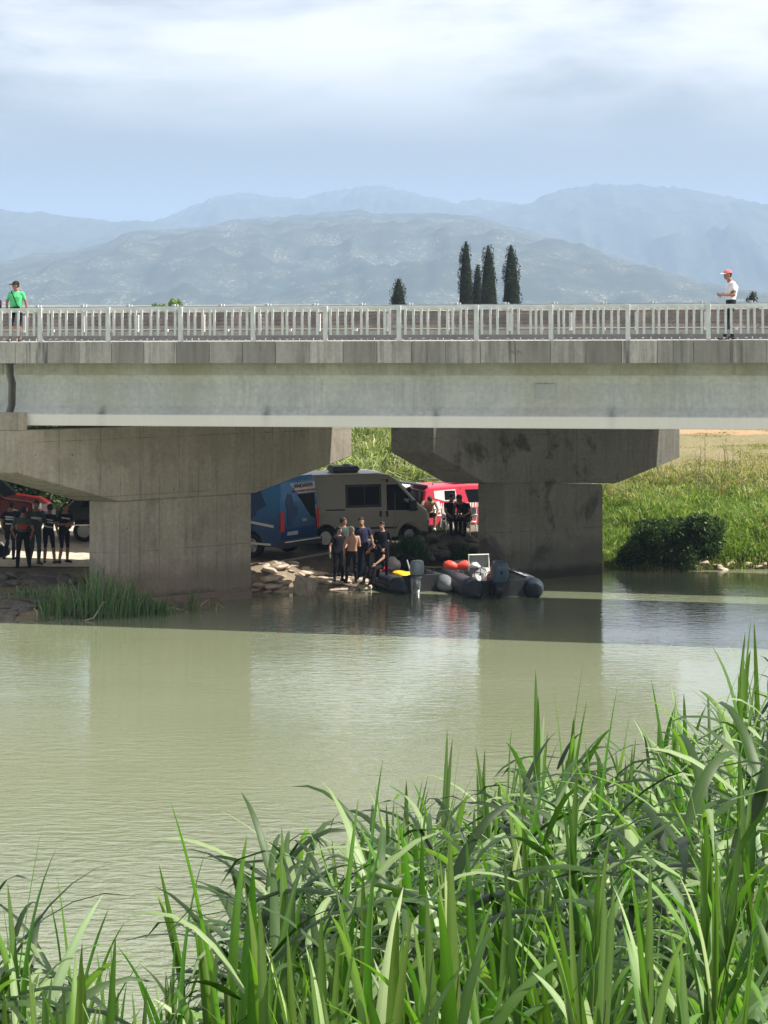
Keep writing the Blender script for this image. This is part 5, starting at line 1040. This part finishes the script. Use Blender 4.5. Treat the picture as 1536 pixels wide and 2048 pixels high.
tree('top of a leafy green tree just showing above the railing on the left', 338, 112, 9.0, 1.1, 3, n=3000, cols=[(.16, .24, .06), (.12, .2, .05), (.2, .27, .09)])
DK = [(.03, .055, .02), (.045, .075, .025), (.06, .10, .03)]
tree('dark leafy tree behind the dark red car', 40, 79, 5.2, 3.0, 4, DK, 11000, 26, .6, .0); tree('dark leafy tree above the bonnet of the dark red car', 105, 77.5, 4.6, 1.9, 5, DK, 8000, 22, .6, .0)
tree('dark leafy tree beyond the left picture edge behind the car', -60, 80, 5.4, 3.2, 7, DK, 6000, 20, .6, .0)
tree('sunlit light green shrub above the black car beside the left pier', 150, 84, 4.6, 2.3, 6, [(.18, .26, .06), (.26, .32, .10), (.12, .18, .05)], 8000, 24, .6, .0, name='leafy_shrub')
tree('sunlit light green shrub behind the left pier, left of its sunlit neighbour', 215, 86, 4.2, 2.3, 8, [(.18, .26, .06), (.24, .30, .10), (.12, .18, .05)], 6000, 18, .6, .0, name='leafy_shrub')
# round bush on the right bank
e = empty('bush', G(1347, 69.6, .05), 0, 'large rounded dark green bush hanging over the water on the right bank', 'bush'); e.scale = (1.12, 1, 1.22); rr = random.Random(5); cs, rd = [], []
bm = bmesh.new(); tube(bm, [(0, .3, -.2), (0, .3, .9)], [.1, .05], 6)
for q in range(60):
    x = rr.uniform(-1.30, 1.25); top = 1.62 * math.sqrt(max(0, 1 - (x / 1.5) ** 4)) * (.62 + .38 * (x + 1.4) / 2.6); z = rr.uniform(.12, max(.2, top - .25)); y = rr.uniform(-.75, .9) * (1 - .35 * z / 1.7); cs.append((x, y, z)); s_ = rr.uniform(.22, .38); rd.append((s_, s_, s_))
    if q % 4 == 0: tube(bm, [(0, .3, .2), (x * .6, y * .6, z * .8), (x, y, z)], [.05, .03, .012], 5)
mesh_obj('stems', bm, BARK, e, True); crown('foliage', 26000, clumps(cs, rd, .3), (.03, .065), [(.022, .05, .012), (.035, .075, .016), (.055, .105, .022), (.02, .04, .011), (.075, .13, .03)], e, None, 9)
# grass clumps in front of the left pier and on the bank wall
def clump(label, px_, d, z, n, h, rx, ry, cols, seed, name='grass_clump', group='tall grass clumps in the shade', w_=(.012, .028), up=.28):
    r_ = np.random.default_rng(seed); root = np.stack([r_.normal(0, rx, n), r_.normal(0, ry, n), np.zeros(n) - .05], 1); hh = r_.uniform(.45, 1.1, n) * h * np.exp(-(root[:, 0] / rx) ** 2 * .12)
    o = blades(name, root, hh, r_.uniform(*w_, n), r_.normal(0, up, (n, 2)) + root[:, :2] * .35, pal(n, cols, r_), None, None, r_); o.location = G(px_, d, z); return tag(o, label, 'grass', group)
SG = [(.07, .16, .05), (.11, .22, .07), (.05, .12, .04), (.17, .27, .12), (.20, .24, .12)]
clump('dense clump of tall grass in the water, leftmost of those before the left pier', 118, 58.5, .05, 200, 1.05, .34, .3, SG, 1)
clump('taller grass clump against the corner of the left pier', 195, 58.7, .05, 240, 1.5, .38, .3, SG, 2)
clump('broad grass clump in front of the left pier face', 250, 59.0, .05, 190, 1.15, .36, .3, SG, 3)
clump('low sparse grass at the right end of the clumps by the left pier', 300, 59.3, .0, 260, .65, .35, .25, SG, 4)
clump('small tuft of reeds in the water under the left pier', 388, 59.9, -.05, 60, .85, .10, .10, [(.12, .18, .08), (.18, .2, .1)], 5, up=.2)
clump('sparse grass tuft on the shaded bank at far left', 60, 59.2, .5, 120, .4, .4, .2, SG, 6)
clump('weeping grass clump hanging over the bank behind the standing man', 818, 68.2, .45, 900, .85, .26, .25, [(.035, .085, .03), (.05, .11, .04), (.03, .07, .03)], 7)
clump('dark weeds in the bank wall close to the right pier', 925, 69.5, .25, 500, .6, .25, .2, [(.03, .07, .025), (.04, .09, .03)], 8)
bm = bmesh.new(); 
for a, b in (((788, 1064), (790, 985)), ((788, 1060), (800, 1040))): tube(bm, [P(a[0], a[1], 67.2), P((a[0] + b[0]) / 2 + 1, (a[1] + b[1]) / 2, 67.2), P(b[0], b[1], 67.2)], [.014, .011, .005], 5)
tag(mesh_obj('dry_stem', bm, bpy.data.materials['dry_stem_skin']), 'tall thin stem rising in front of the door of the grey van', 'weed')

# ------------------------------------------------------------------ foreground reeds
m = M('reed_leaf', .42, .32); at = m.new('ShaderNodeAttribute', attribute_name='col'); oi = m.new('ShaderNodeObjectInfo')
uvx = m.new('ShaderNodeUVMap'); uvx.uv_map = 'UVMap'; mpp = m.new('ShaderNodeMapping'); mpp.inputs['Scale'].default_value = (16, .6, 1); m.l.new(uvx.outputs[0], mpp.inputs[0])
vein = m.noise(mpp.outputs[0], 2.0, 3, .6)
tint = m.mix(m.rng(oi.outputs['Random'], 0, 1), (.88, .95, 1.05), (1.15, 1.05, .85)); c = m.mix(1.0, at.outputs['Color'], tint, 'MULTIPLY'); c = m.mix(m.rng(vein, .35, .65, .0, .38), c, m.mix(1.0, c, (1.55, 1.45, 1.5), 'MULTIPLY')); m.col(c); m.bump(vein, .25, .002)
t = m.new('ShaderNodeBsdfTranslucent'); m.l.new(m.mix(1.0, c, (1.05, 1.65, .25), 'MULTIPLY'), t.inputs[0]); mxs = m.new('ShaderNodeMixShader'); mxs.inputs[0].default_value = .30
m.l.new(m.b.outputs[0], mxs.inputs[1]); m.l.new(t.outputs[0], mxs.inputs[2]); m.l.new(mxs.outputs[0], m.n['Material Output'].inputs[0]); REEDM = m.m
STEMM = plain('reed_stem', (.10, .15, .05), .6, .3, .3)
def leaf_geom(V_, Fc, C_, UV, base, az, el0, length, width, droop, twist, col, segs=11):
    """one arching blade with a folded mid-rib; grows from base, azimuth az, start elevation el0, bends by droop"""
    p = np.array(base, float); el = el0; st = length / segs; n0 = len(V_); tw = twist * random.uniform(-1, 1); azz = az
    for i in range(segs + 1):
        u = i / segs; wd = width * min(1, (u / .10 + .35)) * (1 - u ** 1.7) ** .72 * .5 + .0006
        d_ = np.array([math.cos(azz) * math.cos(el), math.sin(azz) * math.cos(el), math.sin(el)]); sd_ = np.array([-math.sin(azz), math.cos(azz), 0.0]); up_ = np.cross(d_, sd_) * -1
        a = tw * u; s2 = sd_ * math.cos(a) + up_ * math.sin(a); n2 = np.cross(s2, d_) 
        fold = wd * .38 * (1 - u * .6); V_ += [tuple(p - s2 * wd - n2 * -fold), tuple(p), tuple(p + s2 * wd - n2 * -fold)]
        k = 1.0 - .12 * u; C_ += [tuple(np.array(col) * k * .92), tuple(np.array(col) * k * 1.22), tuple(np.array(col) * k)]; UV += [(0, u * length), (.5, u * length), (1, u * length)]
        p = p + d_ * st; el -= droop / segs * (0.35 + 1.9 * u); azz += random.uniform(-.03, .03)
    for i in range(segs):
        a = n0 + i * 3; Fc += [(a, a + 1, a + 4, a + 3), (a + 1, a + 2, a + 5, a + 4)]
def reed_proto(seed, height=2.6, nl=13, lw=.045, ll=.48, young=.5, bent=0):
    random.seed(seed); V_, Fc, C_, UV = [], [], [], []; az = random.uniform(0, 6.3)
    lx, ly = random.uniform(-.10, .10), random.uniform(-.06, .06)
    def sp(u): return np.array([lx * u * u * height * .6, ly * u * u * height * .6, u * height])
    for k in range(nl):
        u = .30 + .62 * (k / (nl - 1)) ** .85; az += math.pi + random.uniform(-.55, .55); top = k / (nl - 1)
        wt = lw * (.75 + .5 * math.sin(top * 3.0)) * random.uniform(.75, 1.2); lt = ll * (.75 + .45 * math.sin(.4 + top * 2.3)) * random.uniform(.8, 1.2)
        el = R(np.interp(top, [0, .6, .85, 1], [34, 50, 68, 82]) + random.uniform(-10, 10)); dr = np.interp(top, [0, .55, .85, 1], [2.2, 1.7, 1.0, .40]) * random.uniform(.5, 1.35)
        col = random.choice([(.07, .16, .03), (.10, .21, .04), (.22, .31, .14), (.05, .11, .025), (.14, .25, .05), (.28, .37, .19), (.06, .13, .03)]) if top > .18 or random.random() < .6 else (.34, .27, .14)
        leaf_geom(V_, Fc, C_, UV, sp(u), az, el, lt, wt, dr, .9, col)
    for k in range(2): leaf_geom(V_, Fc, C_, UV, sp(.93), random.uniform(0, 6.3), R(random.uniform(80, 89)), ll * random.uniform(.8, 1.25), lw * .7, .08, .4, (.10, .17, .045))
    n0 = len(V_); seg = 9
    for i in range(seg + 1):
        c = sp(.99 * i / seg); r_ = .0095 * (1 - .7 * i / seg) + .001
        for q in range(6): a = q * math.pi / 3; V_.append((c[0] + r_ * math.cos(a), c[1] + r_ * math.sin(a), c[2])); C_.append((.12, .17, .06)); UV.append((q / 6, c[2]))
    for i in range(seg):
        for q in range(6): a = n0 + i * 6; Fc.append((a + q, a + (q + 1) % 6, a + 6 + (q + 1) % 6, a + 6 + q))
    me = bpy.data.meshes.new('reed'); me.from_pydata(V_, [], Fc); me.materials.append(REEDM); a = me.color_attributes.new('col', 'FLOAT_COLOR', 'POINT'); c4 = np.ones((len(V_), 4), np.float32); c4[:, :3] = C_; a.data.foreach_set('color', c4.ravel())
    uv = me.uv_layers.new(name='UVMap'); li = np.empty(len(me.loops), np.int32); me.loops.foreach_get('vertex_index', li); uv.data.foreach_set('uv', np.array(UV, np.float32)[li].ravel()); me.shade_smooth(); return me, height
PRO = [reed_proto(100 + i, random.Random(i).uniform(2.4, 3.0), random.Random(i).choice((15, 17, 20)), random.Random(i + 50).uniform(.036, .066), random.Random(i + 9).uniform(.44, .64)) for i in range(14)]
random.seed(11)
TOPY = [(-200, 1790), (0, 1800), (60, 1830), (140, 1850), (200, 1960), (300, 1960), (390, 1860), (450, 1790), (540, 1650), (600, 1650), (650, 1700), (740, 1580), (820, 1600), (870, 1540), (950, 1550), (1030, 1490), (1090, 1460), (1140, 1420), (1190, 1490), (1260, 1460), (1330, 1450), (1370, 1390), (1450, 1350), (1500, 1350), (1536, 1300), (1800, 1330)]
def topy(px): return np.interp(px, [a for a, b in TOPY], [b for a, b in TOPY])
RG = 'reeds in the foreground'
def put_reed(px_, d, ytip, label='tall green reed with long pointed leaves in the foreground reed bed', pi=None, lean=(0, 0), rz=None, grp=RG):
    me, hh = PRO[random.randrange(len(PRO)) if pi is None else pi]; zg = float(near_z(px_, d)); zt_ = Z(ytip, d); k = (zt_ - zg) / (hh * 1.22)
    o = bpy.data.objects.new('reed', me); COL.objects.link(o); s_ = max(.55, min(1.05, k)); 
    o.scale = (s_, s_, s_); o.location = G(px_, d, zt_ - hh * 1.22 * s_); o.rotation_euler = (lean[0], lean[1], random.uniform(0, 6.3) if rz is None else rz); return tag(o, label, 'reed', grp)
cnt = 0
for i in range(262):
    row = random.random(); px_ = random.uniform(-90, 1640)
    dens = np.interp(px_, [-100, 130, 170, 390, 460, 620, 900, 1640], [.55, .5, .04, .10, .55, .8, 1, 1])
    if random.random() > dens: px_ = random.uniform(700, 1640)
    d_ = np.interp(row, [0, .35, 1], [4.0, 5.7, np.interp(px_, [0, 500, 1000, 1536], [6.8, 8.2, 11, 13.5])]); t_ = (d_ - 4.6) / 8.9
    yt = topy(px_); dmax = np.interp(px_, [0, 500, 1000, 1536], [6.8, 8.2, 11, 13.5]); back = (d_ - 4.0) / (dmax - 4.0)
    y_ = yt + (1 - back) * (2010 - yt) * random.uniform(.35, 1.0) + random.uniform(-190, 20); y_ = min(y_, 2020)
    put_reed(px_, d_, y_, lean=(random.uniform(-.10, .10), random.uniform(-.12, .12))); cnt += 1
SPE = []
def spear_proto(seed):
    random.seed(seed); V_, Fc, C_, UV = [], [], [], []; hh = 2.6; az = random.uniform(0, 6.3)
    for k in range(7):
        az += math.pi + random.uniform(-.6, .6); leaf_geom(V_, Fc, C_, UV, np.array([0, 0, hh * (.62 + .055 * k)]), az, R(random.uniform(70, 80) + k), random.uniform(.5, .8), random.uniform(.024, .042), random.uniform(.1, .5) + (.6 if k < 2 else 0), .6, random.choice([(.08, .19, .03), (.12, .25, .04), (.06, .14, .03)]), 12)
    n0 = len(V_)
    for i in range(5):
        for q in range(6): a = q * math.pi / 3; V_.append((.008 * math.cos(a), .008 * math.sin(a), hh * i / 4)); C_.append((.12, .17, .06)); UV.append((q / 6, i))
    for i in range(4):
        for q in range(6): a = n0 + i * 6; Fc.append((a + q, a + (q + 1) % 6, a + 6 + (q + 1) % 6, a + 6 + q))
    o_ = raw_mesh('tmp', V_, Fc, REEDM, None, np.array(C_), True); me = o_.data; me.name = 'reed'; uv = me.uv_layers.new(name='UVMap'); li = np.empty(len(me.loops), np.int32); me.loops.foreach_get('vertex_index', li); uv.data.foreach_set('uv', np.array(UV, np.float32)[li].ravel()); bpy.data.objects.remove(o_); return me, hh
SPE = [spear_proto(400 + i) for i in range(5)]; random.seed(21)
for px_, y_ in ((20, 1660), (62, 1700), (125, 1690), (400, 1620), (470, 1700), (520, 1560), (575, 1600), (640, 1640), (690, 1560), (770, 1530), (835, 1590), (885, 1560), (930, 1600), (985, 1540), (1018, 1480), (1075, 1470), (1160, 1500), (1215, 1540), (1290, 1490), (1335, 1430), (1395, 1380), (1432, 1330), (1490, 1300), (250, 1790), (330, 1850), (1245, 1430)):
    d_ = random.uniform(5.2, 6.6) if px_ < 900 else random.uniform(6, 9.5); me, hh = random.choice(SPE); zt_ = Z(y_, d_); s_ = random.uniform(.8, 1.0)
    o = bpy.data.objects.new('reed', me); COL.objects.link(o); o.scale = (s_, s_, s_); o.location = G(px_, d_, zt_ - hh * 1.2 * s_); o.rotation_euler = (random.uniform(-.08, .08), random.uniform(-.14, .10), random.uniform(0, 6.3)); tag(o, 'slender reed with stiff upright blades rising above the foreground reed bed', 'reed', 'stiff upright reeds in the foreground')
# reeds that stand out in the photo
for px_, y_, d_, lb in ((95, 1690, 3.7, 'broad-leaved reed close to the camera at the bottom left, leaves slanting'), (330, 1890, 5.0, 'small reed among sparse stems over open water at the bottom left'), (435, 1660, 5.4, 'reed whose long leaf slants up to the left over the water'), (1120, 1415, 5.4, 'tall reed with broad dark leaves right of centre, tip curling over'), (545, 1540, 6.2, 'slender upright reed with a pointed tip left of centre above the water'), (275, 1800, 5.2, 'lone reed standing above the open water near the bottom left'), (30, 1640, 5.6, 'tallest thin reed at the left picture edge'), (145, 1760, 4.8, 'pale broad-leaved reed at the bottom left'), (1365, 1330, 8.5, 'tall reed rising above the others at the right'), (1462, 1260, 9.5, 'highest reed tip near the right picture edge'), (745, 1520, 6.4, 'upright reed above the middle of the reed bed'), (1050, 1430, 7.0, 'bright green upright reed beside the broad dark one'), (1530, 1290, 9.0, 'tall leaning reed at the right picture edge')):
    put_reed(px_, d_, y_, lb, grp=None)
# dense lower growth behind the individual reeds
V_, Fc, C_, UV = [], [], [], []; random.seed(5)
for i in range(3200):
    px_ = random.uniform(470, 1700) if random.random() < .95 else random.uniform(-100, 120); d_ = random.uniform(5.0, np.interp(px_, [0, 500, 1000, 1536], [6.5, 8.2, 11.5, 14])); dmx = np.interp(px_, [0, 500, 1000, 1536], [6.5, 8.2, 11.5, 14])
    yt = topy(px_) + 70 + (1 - (d_ - 5) / (dmx - 5)) * 180; zt_ = Z(yt, d_); z0 = zt_ - random.random() ** 1.3 * np.interp(px_, [0, 600, 1536], [.5, .8, 1.6])
    leaf_geom(V_, Fc, C_, UV, G(px_, d_, z0), random.uniform(0, 6.3), R(random.uniform(5, 60)), random.uniform(.25, .5), random.uniform(.018, .036), random.uniform(.6, 2.2), .9, random.choice([(.015, .035, .010), (.022, .045, .014), (.04, .08, .022), (.20, .28, .13)]), 6)  # mostly very dark blade colours, painting shade into the gaps between reeds
o = raw_mesh('reed_undergrowth', V_, Fc, REEDM, None, np.array(C_), True); uv = o.data.uv_layers.new(name='UVMap'); li = np.empty(len(o.data.loops), np.int32); o.data.loops.foreach_get('vertex_index', li); uv.data.foreach_set('uv', np.array(UV, np.float32)[li].ravel())
tag(o, 'tangle of lower reed leaves filling the reed bed', kind='stuff')
